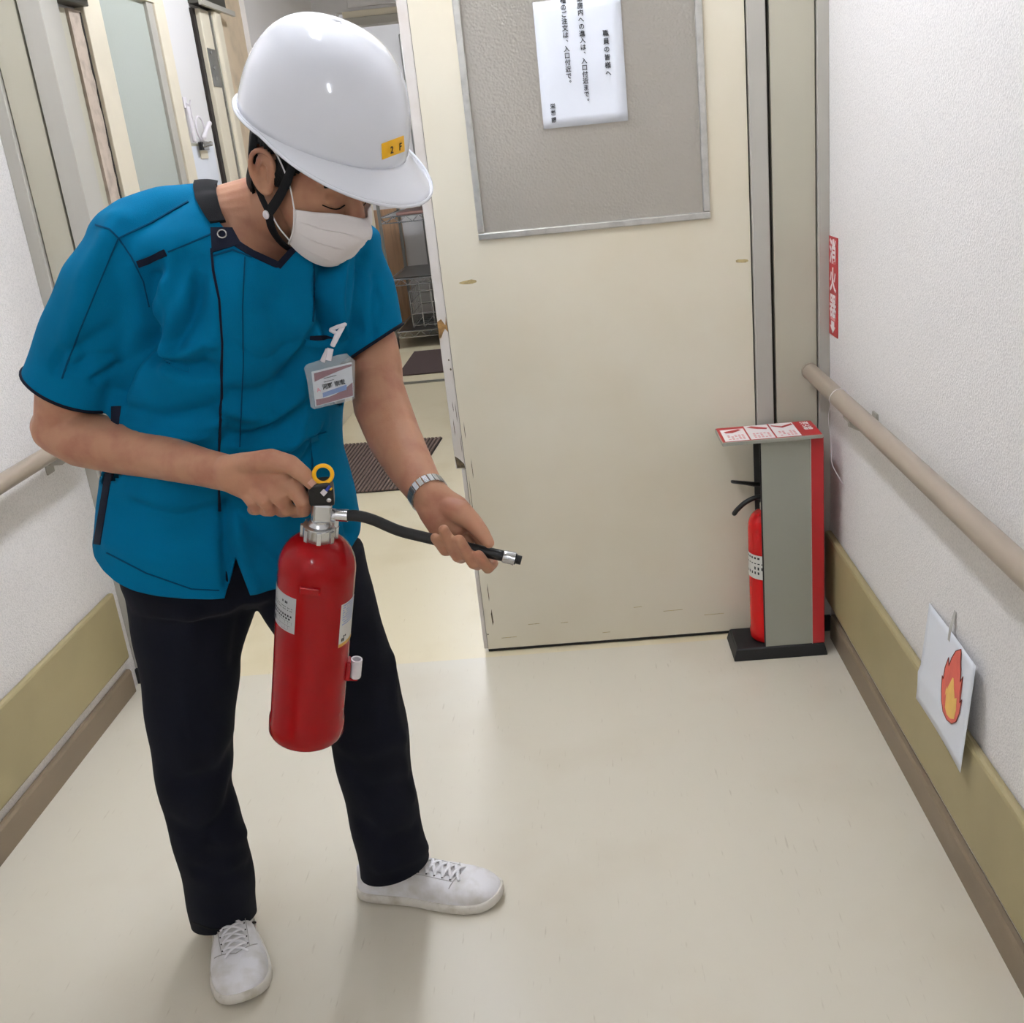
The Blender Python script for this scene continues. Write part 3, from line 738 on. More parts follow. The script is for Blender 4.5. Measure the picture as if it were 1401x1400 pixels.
# ================================================================== the extinguisher in the hands
def frame(o, x, y, z):
    return Matrix(((x[0], y[0], z[0], o[0]), (x[1], y[1], z[1], o[1]), (x[2], y[2], z[2], o[2]), (0, 0, 0, 1)))
EB, ET = P(419, 1000, 1.455), P(437, 728, 1.415)
HX = float(np.linalg.norm(ET-EB)); az = nz(ET-EB); vd = nz((EB+ET)/2-CAMLOC); ax = nz(np.cross(vd, az)); ay = np.cross(az, ax)
XF = frame(EB, ax, ay, az)
def ex(p): return EB+ax*p[0]+ay*p[1]+az*p[2]
def exl(px, py, y=0.):             # local (x, z) on the plane at depth y of the extinguisher
    d = nz(ray(px, py)); o = EB+ay*y; t = ((o-CAMLOC)@ay)/(d@ay); q = CAMLOC+d*t-EB; return q@ax, q@az
RX = .0575
ext = empty('fire_extinguisher', tuple(EB)); tag(ext, 'red fire extinguisher held up by the person in the teal shirt', 'fire extinguisher')
extinguisher_body(ext, RX, HX, 'ext_red').obj('cylinder', 'ext_red', ext, smooth=True, xf=XF)
g = G(); prof = [(.0235, HX-.012), (.0245, HX-.008), (.0245, HX+.011), (.0225, HX+.0125), (.0175, HX+.013), (.0155, HX+.017), (.0135, HX+.019), (.0135, HX+.05)]
g.lathe(prof, 32)
for k in range(8):
    a = k*math.pi/4; c, s = math.cos(a), math.sin(a); r0, r1 = .022, .0275
    g.add([(c*r-s*w, s*r+c*w, z) for z in (HX-.008, HX+.011) for r, w in ((r0, -.004), (r1, -.003), (r1, .003), (r0, .004))], [(0, 1, 5, 4), (1, 2, 6, 5), (2, 3, 7, 6), (3, 0, 4, 7), (4, 5, 6, 7), (3, 2, 1, 0)])
g.obj('collar_nut', 'cast_metal', ext, smooth=True, xf=XF)
g = G().box(-.0115, .0155, -.0145, .0115, HX+.021, HX+.052); vb = g.obj('valve_body', 'cast_metal', ext, bevel=.004, xf=XF)
# outlet, ferrule and hose
o0 = exl(462, 705); g = G().tube([(.014, 0, o0[1]), (.026, -.004, o0[1])], .010, 16, round_cap=False); g.obj('outlet', 'cast_metal', ext, smooth=True, xf=XF)
G().tube([(.0235, -.010, o0[1]-.012), (.0235, -.010, o0[1]+.010)], [(.003, .006)]*2, 8, round_cap=False).obj('outlet_plate', 'label_white', ext, xf=XF)
hp = [P(x, y, Y) for x, y, Y in ((463, 705, 1.402), (474, 705.5, 1.402), (490, 706, 1.402), (512, 712, 1.405), (545, 726, 1.41), (580, 735, 1.412), (615, 743.5, 1.413), (650, 752, 1.413), (678, 758.5, 1.413), (691, 761.5, 1.413))]
hs = smooth_path(hp, 5)
hose = G().tube(hs[4:], .0082, 18).obj('hose', 'hose_black', ext, smooth=True)
G().tube([P(460, 704.8, 1.402), P(476, 705.6, 1.402)], [.0092, .0092], 18, round_cap=False).obj('ferrule', 'chrome', hose, smooth=True)
G().tube([P(688, 761, 1.413), P(690, 761.5, 1.413), P(701, 764, 1.413), P(704, 764.8, 1.413)], [.0085, .0098, .0098, .0104], 20, round_cap=False).obj('nozzle_ferrule', 'chrome', hose, smooth=True)
G().tube([P(703, 764.5, 1.413), P(706, 765.3, 1.413), P(706.5, 765.4, 1.413), P(713, 767, 1.413)], [.0085, .0085, .0068, .0068], 18, round_cap=False).obj('nozzle_tip', 'black_plastic', hose, smooth=True)
# levers: fixed lower handle and squeezed upper lever, both running left into the fist
def exP(px, py, y):
    a = exl(px, py, y); return (a[0], y, a[1])
g = G(); pl = [exP(456, 668, -.008), exP(458, 690, -.008), exP(424, 691, -.008), exP(421, 672, -.008), exP(430, 662, -.008), exP(450, 660, -.008)]
n = len(pl); g.add([(p[0], -.0145, p[2]) for p in pl]+[(p[0], .0145, p[2]) for p in pl], [tuple(range(n)), tuple(range(2*n-1, n-1, -1))]+[(i, i+n, (i+1) % n+n, (i+1) % n) for i in range(n)])
g.obj('lever_housing', 'black_plastic', ext, bevel=.003, xf=XF)
a, b, c = exP(440, 672, .008), exP(415, 664, .026), exP(362, 655, .040)
G().tube([a, b, c], [(.009, .011), (.008, .010), (.006, .009)], 12).obj('upper_lever', 'black_plastic', ext, smooth=True, xf=XF)
a, b, c = exP(432, 687, .008), exP(410, 684, .026), exP(362, 680, .040)
G().tube([a, b, c], [(.007, .010), (.006, .010), (.005, .009)], 12).obj('lower_handle', 'black_plastic', ext, smooth=True, xf=XF)
q = exP(450, 684, -.0145); G().lathe([(.0035, 0), (.0035, .002), (.002, .003)], 12).obj('rivet', 'chrome', ext, smooth=True, xf=XF @ Matrix.Translation((q[0], -.0145, q[2])) @ Matrix.Rotation(math.pi/2, 4, 'X'))
# yellow pull ring with its tag
rc = exP(442, 649, -.004); ring = [(rc[0]+.0128*math.cos(t), rc[1]+.002*math.sin(t), rc[2]+.0128*math.sin(t)) for t in np.linspace(0, 2*math.pi, 28, endpoint=False)]
pr_ = G().tube(ring, [(.003, .0028)]*28, 10, closed=True).obj('pull_ring', 'yellow_plastic', ext, smooth=True, xf=XF)
a, b = exP(440, 664, -.006), exP(443, 672, -.008); G().tube([a, b], [(.004, .003), (.003, .003)], 10).obj('ring_stem', 'yellow_plastic', pr_, smooth=True, xf=XF)
a = exP(452, 669, -.012); G().ell(a, (.003, .003, .003), 10, 8).obj('ring_pin', 'yellow_plastic', pr_, smooth=True, xf=XF)
a, b = exP(451, 666, -.016), exP(445, 673, -.017); G().tube([a, b], [(.0025, .0016), (.0025, .0016)], 8).obj('seal_strap', 'blue_tag', ext, xf=XF)
c = [exP(443, 669, -.018), exP(448, 673.5, -.018), exP(443, 679, -.018), exP(438, 674, -.018)]; s = G().add(c, [(0, 1, 2, 3)]).obj('seal_tag', 'white_plastic', ext, solid=.001, xf=XF)
c = [exP(442.5, 671.5, -.0185), exP(445, 674, -.0185), exP(443, 676.5, -.0185), exP(440.5, 674, -.0185)]; G().add(c, [(0, 1, 2, 3)]).obj('seal_print', 'blue_tag', s, solid=.0002, xf=XF)
# labels wrapped on the cylinder
def arcpatch(a0, a1, z0, z1, m, nm, par, r=RX+.0005, n=14):
    A = np.linspace(math.radians(a0), math.radians(a1), n)
    return G().add([(r*math.cos(t), r*math.sin(t), z) for z in (z0, z1) for t in A], [(i, i+1, n+i+1, n+i) for i in range(n-1)]).obj(nm, m, par, smooth=True, xf=XF)
def cyl(px, py):                  # angle and height on the cylinder under a sight line
    d = nz(ray(px, py)); o = CAMLOC-EB; dl = V(d@ax, d@ay, d@az); ol = V(o@ax, o@ay, o@az)
    A = dl[0]**2+dl[1]**2; B = ol[0]*dl[0]+ol[1]*dl[1]; C_ = ol[0]**2+ol[1]**2-RX**2; D = B*B-A*C_
    t = (-B-math.sqrt(max(D, 0)))/A; q = ol+dl*t; return math.degrees(math.atan2(q[1], q[0])) % 360, q[2]
def prints(par, a0, a1, rows, m='ink', r=RX+.0008):
    g = G()
    for z, h, w, gap in rows:
        a = a0
        while a+w < a1:
            if random.random() < .9:
                A = [math.radians(a), math.radians(a+w)]
                g.add([(r*math.cos(t), r*math.sin(t), zz) for t, zz in ((A[0], z), (A[1], z), (A[1], z+h), (A[0], z+h))], [(0, 1, 2, 3)])
            a += w+gap
    return g.obj('small_print', m, par, xf=XF)
aR, zt = cyl(405.5, 820); _, zb = cyl(405, 869)
lb = arcpatch(182, aR, zb, zt, 'label_silver', 'label', ext)
prints(lb, aR-26, aR-9, [(zt-.014, .004, 2.5, .4)]); prints(lb, 192, aR-4, [(zt-.021, .0012, 1.8, .6), (zt-.025, .0012, 1.8, .6), (zb+.026, .0035, 3, 2.2), (zb+.021, .003, 3.5, 2)])
prints(lb, 186, aR-4, [(zb+.013, .006, .35, 6), (zb+.004, .006, .35, 6), (zb+.018, .0004, 6, .1), (zb+.010, .0004, 6, .1), (zb+.003, .0004, 6, .1)])
prints(lb, 190, 200, [(zb+.018, .010, 5, 1), (zb+.006, .008, 4, 1)])
aL, zt = cyl(467, 828); _, zb = cyl(464, 886)
lb = arcpatch(aL, 352, zb, zt, 'label_white', 'label', ext)
arcpatch(aL, 352, zb, zb+.006, 'label_orange', 'label_band', lb, RX+.0009)
prints(lb, aL+4, 350, [(zt-.004-.0042*k, .0016, 2.2, .7) for k in range(9)], 'badge_blue'); prints(lb, aL+5, aL+18, [(zb+.009, .006, 3, .6), (zb+.016, .003, 3, .8)], 'ink')
# small welded bracket on the front, hose clip with its white holder on the side
a1, z1 = cyl(412, 802); a2, z2 = cyl(436, 814)
pl = [(math.radians(a1-3), RX-.001), (math.radians(a1+1), RX+.006), (math.radians(a2-1), RX+.006), (math.radians(a2+3), RX-.001)]
g = G(); g.loft([[(r*math.cos(t), r*math.sin(t), z) for t, r in pl] for z in (z2, z1)]); g.obj('bracket', 'ext_red', ext, bevel=.0015, xf=XF)
w = exl(487, 913, -.006); cz = w[1]
G().add([], []).box(RX-.004, RX+.004, -.02, -.001, cz-.018, cz+.018).obj('holder_plate', 'ext_red', ext, bevel=.002, xf=XF)
G().box(RX-.002, w[0]+.004, -.016, 0, cz-.020, cz-.016).obj('holder_foot', 'ext_red', ext, bevel=.001, xf=XF)
G().loft([[(w[0]+r*math.cos(2*math.pi*k/20), -.008+r*math.sin(2*math.pi*k/20), z) for k in range(20)] for r, z in ((.0085, cz-.0165), (.0090, cz-.014), (.0090, cz+.017), (.0065, cz+.017), (.0062, cz-.008))], True).obj('nozzle_holder', 'white_plastic', ext, smooth=True, xf=XF)
arcpatch(300, 360, .058, .0605, 'ext_red', 'weld_line', ext, RX+.0004)
# ================================================================== the person
FD = nz(V(.45, -.89, 0)); LD = V(.89, .45, 0)                   # body facing and the body's left
# ---- head frame
HC = P(430, 228, 1.59); HS = .935
HF = nz(V(.72, -.52, -.46)); HU = nz(V(0, 0, 1)-HF*HF[2]); HR = np.cross(HF, HU)
def hd(x, y, z): return HC+(HR*x+HF*y+HU*z)*HS                       # right, forward, up
HAX = np.array([HR, HF, HU])
def hell(g, c, r, n=20, m=12): return g.ell(hd(*c), [q*HS for q in r], n, m, HAX)

# ---- body: one continuous skin
B = G()
hell(B, (0, -.012, .028), (.076, .098, .092), 28, 18)
def hring(z, cy, a, b, n=28, p=2.2):
    out = []
    for k in range(n):
        t = 2*math.pi*k/n; c, s = math.cos(t), math.sin(t)
        out.append(hd(a*math.copysign(abs(c)**(2/p), c), cy+b*math.copysign(abs(s)**(2/p), s), z))
    return out
B.loft([hring(*r) for r in ((.05, -.002, .070, .088), (.02, .004, .073, .088), (-.005, .008, .072, .086), (-.03, .014, .0695, .080), (-.055, .022, .064, .072), (-.08, .030, .055, .058), (-.10, .036, .043, .046), (-.114, .04, .028, .030))])
B.tube([hd(0, .082, .012), hd(0, .094, -.01), hd(0, .106, -.034), hd(0, .100, -.046)], [(.010, .010), (.011, .011), (.014, .015), (.012, .016)], 12)
for s in (-1, 1):
    hell(B, (s*.030, .079, -.014), (.019, .013, .0125))              # closed upper lids
    B.tube([hd(s*.014, .091, .010), hd(s*.032, .088, .014), hd(s*.052, .074, .009)], [.006, .0065, .005], 10)   # brow
    B.tube([hd(s*.022, .076, -.04), hd(s*.04, .068, -.044), hd(s*.054, .052, -.046)], [.008, .011, .010], 10)   # cheek bones
    # ear
    e0 = V(s*.076, -.012, -.012)
    def ear(a, b, c): return hd(e0[0]+s*c, e0[1]+a, e0[2]+b)
    B.tube(smooth_path([ear(.012, .012, .003), ear(.010, .028, .009), ear(-.006, .036, .014), ear(-.022, .026, .018), ear(-.025, .004, .018), ear(-.016, -.016, .013), ear(-.004, -.027, .008), ear(.006, -.028, .004), ear(.009, -.018, .001)], 4), .0042, 10)
    B.tube([ear(.006, .016, .002), ear(-.010, .016, .007), ear(-.015, .0, .008), ear(-.008, -.014, .004)], [(.003, .006)]*4, 10)
    B.tube([ear(-.002, .024, .001), ear(-.004, .0, .001), ear(.002, -.02, .001)], [(.012, .004), (.017, .004), (.009, .005)], 12, ref=HF)
    B.tube([ear(.010, .004, .002), ear(.010, -.008, .002)], [.005, .005], 8)
    hell(B, (e0[0]+s*.004, e0[1]-.011, e0[2]+.004), (.0062, .0195, .031))
NB = P(335, 288, 1.635)
B.tube([hd(0, -.022, -.02), hd(0, -.026, -.07), (hd(0, -.03, -.10)+NB)/2, NB, NB-V(0, 0, .06)], [(.055, .055), (.056, .058), (.060, .060), (.068, .064), (.095, .07)], 24, ref=LD)
# trunk under the clothes
def body_ring(px, py, Y, s, b, n=32, p=2.3, fd=FD, ld=LD, tilt=0.):
    c = P(px, py, Y); out = []
    for k in range(n):
        t = 2*math.pi*k/n; cc, ss = math.cos(t), math.sin(t)
        q = fd*b*math.copysign(abs(ss)**(2/p), ss)
        out.append(c+ld*s*math.copysign(abs(cc)**(2/p), cc)+q+V(0, 0, tilt*(q@fd)))
    return out
B.loft([body_ring(*r) for r in ((312, 790, 1.70, .17, .11), (307, 640, 1.69, .15, .10), (325, 520, 1.675, .135, .10), (345, 420, 1.665, .130, .10), (340, 360, 1.655, .125, .08), (336, 320, 1.645, .09, .065))])
# right arm (toward the viewer)
B.tube([P(210, 365, 1.61), P(155, 400, 1.585), P(120, 465, 1.585), P(93, 540, 1.59), P(86, 585, 1.59)], [.04, .044, .045, .049, .044], 24)
B.tube([P(80, 586, 1.59), P(112, 600, 1.575), P(160, 611, 1.55), P(220, 625, 1.515), P(280, 640, 1.475), P(322, 650, 1.447)], [.042, .046, .043, .0355, .029, (.028, .024)], 24)
# right fist
def ptube(g, pts, rad, n=14, **k): return g.tube([P(*p) for p in pts], rad, n, **k)
upI = nz(P(330, 600, 1.44)-P(350, 680, 1.44))
ptube(B, [(312, 648, 1.447), (335, 652, 1.438), (360, 656, 1.43), (385, 660, 1.428)], [(.029, .022), (.038, .019), (.043, .016), (.036, .014)], 20, ref=upI)
ptube(B, [(340, 635, 1.432), (372, 630, 1.418), (398, 636, 1.409), (416, 650, 1.402), (429, 664, 1.402)], [.018, .0175, .0145, .0122, .0095])
ptube(B, [(378, 650, 1.43), (403, 668, 1.412), (415, 687, 1.404), (416, 698, 1.416), (402, 700, 1.447)], [.0165, .0135, .0122, .0112, .010])
ptube(B, [(364, 662, 1.43), (387, 684, 1.408), (393, 697, 1.415), (385, 699, 1.445)], [.0165, .0132, .0118, .0105])
ptube(B, [(350, 668, 1.432), (366, 688, 1.412), (371, 697, 1.421), (363, 698, 1.448)], [.0155, .0125, .0112, .010])
ptube(B, [(341, 676, 1.436), (348, 689, 1.421), (351, 696, 1.43), (346, 697, 1.45)], [.0135, .0112, .0105, .009])
# left arm (far side)
B.tube([P(465, 375, 1.715), P(492, 420, 1.715), P(508, 470, 1.70), P(512, 500, 1.685), P(517, 535, 1.665)], [.036, .038, .043, .046, .043], 24)
B.tube([P(513, 515, 1.675), P(522, 555, 1.64), P(540, 600, 1.59), P(562, 640, 1.53), P(580, 668, 1.487), P(592, 684, 1.465)], [.042, .046, .043, .0365, .030, (.029, .025)], 24)
# left hand, palm up round the hose
ptube(B, [(586, 676, 1.475), (598, 692, 1.46), (612, 706, 1.452), (626, 720, 1.447)], [(.024, .029), (.022, .033), (.019, .038), (.016, .036)], 20, ref=nz(V(-.3, -.75, .55)))
ptube(B, [(612, 694, 1.45), (632, 702, 1.437), (648, 716, 1.425), (660, 730, 1.412), (669, 743, 1.404)], [.017, .0185, .0142, .0115, .0086])
FING = ((((642, 718, 1.450), (664, 748, 1.447), (674, 772, 1.428), (668, 778, 1.405), (655, 760, 1.392)), .0096),
        (((625, 724, 1.454), (643, 752, 1.452), (654, 773, 1.430), (648, 771, 1.402), (628, 739, 1.388)), .0100),
        (((606, 722, 1.458), (621, 746, 1.454), (632, 764, 1.432), (626, 762, 1.404), (607, 725, 1.389)), .0096),
        (((591, 716, 1.463), (604, 739, 1.456), (613, 754, 1.436), (609, 754, 1.410), (595, 736, 1.396)), .0088))
for pts, r in FING:
    ptube(B, pts, [r*1.05, r*1.0, r*.97, r*.95, r*.86])
# legs
B.tube([P(275, 780, 1.70), P(258, 900, 1.67), P(262, 1000, 1.65), P(272, 1085, 1.65), P(292, 1170, 1.665), P(302, 1225, 1.68)], [.085, .066, .054, .048, .043, .036], 20)
B.tube([P(425, 780, 1.72), P(466, 885, 1.725), P(502, 985, 1.73), P(522, 1080, 1.745), P(538, 1150, 1.76)], [.085, .066, .054, .048, .042], 20)
person = empty('person', (-.6, 1.68, 0)); tag(person, 'person in teal short sleeved uniform and navy trousers bending over a red extinguisher', 'person')
bv, bf = union(B, .0027, 5, .5)
def add_obj(name, v, f, m, parent, smooth=True, solid=0):
    me = bpy.data.meshes.new(name); me.from_pydata([tuple(p) for p in v], [], f); me.materials.append(M[m])
    me.polygons.foreach_set('use_smooth', [smooth]*len(me.polygons))
    o = bpy.data.objects.new(name, me); COL.objects.link(o)
    if parent is not None: o.parent = parent; o.matrix_parent_inverse = parent.matrix_basis.inverted()
    if solid: md = o.modifiers.new('s', 'SOLIDIFY'); md.thickness = solid; md.offset = -1
    return o
# skin creases: gentle dents along lines
def crease(v, f, lines):
    n = normals(v, f); out = v.copy()
    for pts, w, a in lines:
        d = seg_dist(v, [np.asarray(p) for p in pts]); out += n*(a*np.exp(-(d/w)**2))[:, None]
    return out
lid = []
for s in (-1, 1):
    lid.append(([hd(s*.014, .092, -.020), hd(s*.03, .093, -.026), hd(s*.05, .078, -.022)], .0022, -.0035))
    lid.append(([hd(s*.086, -.018, -.004), hd(s*.085, -.015, -.020)], .0060, -.006))
    lid.append(([hd(s*.086, -.008, .016), hd(s*.089, -.026, .012), hd(s*.089, -.030, -.006), hd(s*.087, -.026, -.020)], .0028, -.0045))
    lid.append(([hd(s*.016, .094, -.002), hd(s*.032, .092, .001), hd(s*.05, .078, -.004)], .0025, -.002))
def PL(*a): return [P(*q) for q in a]
lid += [(PL((653, 757, 1.402), (662, 775, 1.41)), .0022, -.003), (PL((624, 738, 1.40), (640, 768, 1.405)), .0022, -.003), (PL((603, 735, 1.40), (618, 760, 1.408)), .0022, -.003),
        (PL((399, 690, 1.41), (388, 672, 1.413)), .002, -.003), (PL((378, 694, 1.414), (368, 678, 1.416)), .002, -.003), (PL((359, 695, 1.42), (352, 682, 1.425)), .002, -.0025),
        (PL((392, 644, 1.41), (406, 658, 1.405)), .0025, -.004), (PL((600, 715, 1.44), (625, 722, 1.432), (645, 728, 1.425)), .003, -.002), (PL((575, 680, 1.47), (598, 690, 1.455)), .002, -.0012)]
bv = crease(bv, bf, lid)
body = add_obj('body', bv, bf, 'skin', person)
BB = bvh_of(bv, bf)
# eye slits, brows, nails
for s in (-1, 1):
    for nm, arc, rad in (('eyelashes', [(.014, .10, -.021), (.023, .10, -.0255), (.034, .098, -.0265), (.046, .09, -.0235)], (.0010, .0010)), ('eyebrow', [(.012, .11, .008), (.022, .108, .0125), (.036, .10, .0145), (.052, .09, .009)], (.0032, .0014))):
        qs = []
        for p in smooth_path([hd(s*x, y, z) for x, y, z in arc], 4):
            r = BB.ray_cast(Vector(p+HF*.03), Vector(-HF), .1)
            if r[0] is not None: qs.append(np.array(r[0])+HF*.0004)
        if len(qs) > 2: G().tube(qs, [rad]*len(qs), 8, ref=HU).obj(nm, 'hair', body)
for px, py, w, h, rot in ((428, 662, 4.5, 6, -.8), (657, 752, 4, 5, .3), (609, 724, 4, 5, .2), (629, 737, 4, 5, .3), (596, 735, 3.5, 4.5, .3)):
    if px > 500: continue
    c, s = math.cos(rot), math.sin(rot)
    cor = [(px+c*a*w-s*b*h, py+s*a*w+c*b*h) for a, b in ((-1, -1), (1, -1), (1, 1), (-1, 1))]
    sheet(BB, quad_grid(cor, 4, 4), .0005, .002).obj('fingernail', 'nail', body, smooth=True)
# hair under the helmet
Hh = G()
rings = []
for z, cy, a, b in ((.11, -.012, .06, .08), (.06, -.012, .0815, .1025), (.02, -.012, .0825, .1025), (-.012, -.014, .0805, .099), (-.03, -.016, .078, .094), (-.05, -.03, .074, .082), (-.07, -.042, .066, .066)):
    rings.append(hring(z, cy, a, b, 36))
Hh.loft(rings)
Hh.loft([[hd(s_*.07+q[0], q[1], q[2]) for q in []] for s_ in ()]) if False else None
hv, hf = union(Hh, .004, 4)
# cut the face and ear openings free
def keep(c):
    l = HAX@(c-HC)/HS; x, y, z = l
    if z > .03: return y < .078
    if y < -.053: return z > -.062
    if y <= .002: return z > .024
    if y < .030: return z > -.022+max(0, y-.02)*.6
    return y < .062 and z > .004+(y-.03)*.8
hf2 = [q for q in hf if keep(hv[list(q)].mean(0))]
add_obj('hair', hv, hf2, 'hair', person, solid=.004)
g = G()
for s in (-1, 1):
    # fringe strands below the brim
    for k in range(9):
        x = s*(.006+k*.007); yb = .104-.9*abs(x)**1.6*3
        g.tube([hd(x, yb-.004, .055), hd(x*1.03, yb, .036), hd(x*1.06+.002, yb-.003, .026-.004*(k % 3))], [.0035, .0028, .0006], 6)
g.obj('fringe', 'hair', person)

# ---- shirt
def wring(xl, xr, y, Y, b):
    half = (xr-xl)/2*mpp(Y); return body_ring((xl+xr)/2, y, Y, math.sqrt(max(half**2-(b*.27)**2, 1e-4))/.96, b, p=2.15)
S = G()
S.loft([wring(*r) for r in ((124, 502, 815, 1.70, .155), (128, 500, 770, 1.70, .152), (139, 488, 700, 1.697, .145), (147, 468, 640, 1.69, .14), (154, 464, 580, 1.68, .142), (166, 480, 510, 1.67, .146), (186, 500, 440, 1.655, .146), (182, 512, 385, 1.645, .135), (180, 508, 340, 1.64, .115), (208, 470, 305, 1.637, .098), (242, 425, 280, 1.637, .082), (268, 392, 262, 1.637, .066))])
ptube(S, [(290, 290, 1.63), (235, 300, 1.62), (190, 320, 1.60), (172, 335, 1.59)], [(.045, .055), (.05, .06), (.056, .062), (.058, .06)], 24)
ptube(S, [(225, 325, 1.61), (182, 352, 1.585), (150, 398, 1.575), (123, 457, 1.58), (92, 545, 1.59)], [(.060, .060), (.071, .069), (.072, .069), (.072, .068), (.074, .068)], 28, round_cap=False)
ptube(S, [(430, 335, 1.67), (470, 350, 1.69), (487, 395, 1.70), (499, 440, 1.70), (511, 490, 1.69)], [.058, .064, .064, .062, .060], 28, round_cap=False)
sv, sf = union(S, .0055, 12, .5)
SB0 = bvh_of(sv, sf)
def on(px, py, b=None): return hit(b or SB0, px, py)[0]
def fold(pl, w, a): 
    pts = []
    for p in smooth_path([np.array(q, float) for q in pl], 4):
        h = hit(SB0, *p)
        if h is not None: pts.append(h[0])
    return (pts, w, a)
folds = [  # ridges (+) and valleys (-) of the cloth
    fold([(205, 480), (185, 420), (200, 370)], .022, -.016), fold([(225, 500), (232, 440), (225, 390)], .016, .008),
    fold([(240, 470), (262, 430), (268, 385)], .014, -.007), fold([(158, 540), (175, 500), (190, 470)], .014, -.013),
    fold([(210, 490), (250, 505), (290, 510)], .011, -.006), fold([(200, 475), (245, 480), (285, 470)], .012, .006),
    fold([(165, 560), (220, 575), (290, 560)], .016, -.006), fold([(160, 600), (230, 600), (300, 585)], .016, .006),
    fold([(310, 590), (350, 600), (420, 560)], .013, -.006), fold([(330, 610), (380, 610), (440, 580)], .014, .006),
    fold([(310, 560), (360, 575), (410, 545)], .012, .004), fold([(320, 540), (380, 530), (430, 490)], .018, -.006),
    fold([(400, 520), (425, 470), (450, 430)], .012, -.006), fold([(450, 350), (440, 400), (455, 460)], .012, -.012),
    fold([(470, 360), (465, 410), (470, 455)], .010, .007), fold([(500, 350), (490, 400), (486, 450)], .010, -.006), fold([(512, 400), (508, 430), (512, 460)], .008, -.004),
    fold([(380, 640), (400, 600), (420, 560)], .012, .005), fold([(395, 660), (430, 610), (440, 580)], .010, -.005),
    fold([(170, 700), (240, 720), (310, 700)], .025, -.005), fold([(150, 740), (230, 770), (300, 770)], .02, .004),
    fold([(325, 720), (335, 770), (350, 800)], .014, .006), fold([(310, 690), (308, 740), (312, 800)], .009, -.008),
    fold([(440, 690), (470, 700), (480, 730)], .014, -.006), fold([(160, 300), (120, 380), (95, 470)], .02, .005), fold([(110, 500), (120, 470), (150, 450)], .013, -.004),
    fold([(75, 505), (90, 480), (110, 470)], .010, -.004), fold([(345, 380), (350, 450), (345, 520)], .03, .004), fold([(375, 420), (390, 480), (385, 540)], .02, -.005),
    fold([(270, 360), (275, 430), (280, 500)], .014, -.004), fold([(250, 350), (235, 400), (215, 450)], .013, -.006)]
folds += [fold([(205, 470), (192, 425), (208, 380)], .0075, -.004), fold([(238, 482), (262, 442), (270, 398)], .0075, -.0035), fold([(212, 488), (250, 500), (296, 500)], .0075, -.003),
          fold([(306, 604), (360, 592), (425, 548)], .0075, -.0032), fold([(165, 578), (230, 592), (296, 588)], .0075, -.0028), fold([(318, 640), (370, 628), (420, 606)], .0075, -.0032),
          fold([(308, 575), (340, 580), (372, 566)], .007, -.0028), fold([(455, 362), (447, 410), (458, 456)], .0075, -.005), fold([(474, 366), (469, 410), (474, 450)], .007, -.003), fold([(492, 350), (496, 400), (492, 450)], .007, -.003),
          fold([(512, 380), (520, 410), (518, 440)], .007, -.0025), fold([(330, 700), (350, 740), (380, 770)], .0085, -.003), fold([(180, 690), (240, 705), (295, 695)], .0085, -.0025), fold([(320, 470), (365, 490), (410, 470)], .0085, -.002), fold([(100, 505), (125, 488), (150, 485)], .007, -.0022), fold([(130, 520), (160, 500), (185, 470)], .0075, -.004)]
folds = [q for q in folds if len(q[0]) > 1]
sv = crease(sv, sf, [(p, w*.92, a*2.1) for p, w, a in folds])
rnd = np.sin(sv[:, 0]*31+sv[:, 2]*17)*np.sin(sv[:, 2]*37+sv[:, 1]*23)*np.sin(sv[:, 1]*29+1.3); sv = sv+normals(sv, sf)*(rnd*.0022)[:, None]
# open the neck, the hem and the sleeve ends
NECK = [(262, 232), (288, 290), (312, 318), (345, 342), (382, 362), (408, 328), (440, 290), (430, 240), (360, 215), (300, 215)]
slR = (P(97, 531, 1.587), nz(P(97, 531, 1.587)-P(122, 455, 1.577))); slL = (P(507, 474, 1.695), nz(P(509, 478, 1.695)-P(493, 425, 1.70)+V(.0, 0, 0)))
slL = (slL[0], nz(slL[1]+V(.35, 0, 0)))
bm = to_bm(sv, sf)
q0, q1, q2 = P(265, 824, 1.53), P(130, 762, 1.57), P(495, 746, 1.72); hn = nz(np.cross(q1-q0, q2-q0)); hn = hn if hn[2] < 0 else -hn
cut_plane(bm, q0, hn)
cut_plane(bm, slR[0], slR[1], lambda c: np.linalg.norm(np.array(c)-slR[0]) < .16 and c[0] < slR[0][0]+.072)
cut_plane(bm, slL[0], slL[1], lambda c: np.linalg.norm(np.array(c)-slL[0]) < .14 and c[0] > slL[0][0]-.068)
cut_poly(bm, NECK, lambda c: c[2] > 1.15 and c[1] < 1.68)
cut_poly(bm, [(322, 762), (350, 835), (303, 835)], lambda c: c[1] < 1.66)
me_ = bpy.data.meshes.new('t'); bm.to_mesh(me_); bm.free()
sv2 = np.array([v.co[:] for v in me_.vertices]); kf = [tuple(p.vertices) for p in me_.polygons]; bpy.data.meshes.remove(me_)
shirt = add_obj('shirt', sv2, kf, 'teal', person, solid=.003)
shirt['label'] = 'teal short sleeved uniform shirt with navy trim'
SB = bvh_of(sv, sf)
def patch(name, m, corners, n=8, m_=8, par=shirt, b=SB, off=.0016): return sheet(b, quad_grid(corners, n, m_), off).obj(name, m, par, smooth=True)
def strip(name, m, pl, w, par=shirt, b=SB, off=.0016, step=5, mm=2, sink=.003): return sheet(b, strip_grid(pl, w, step, mm), off, sink).obj(name, m, par, smooth=True)
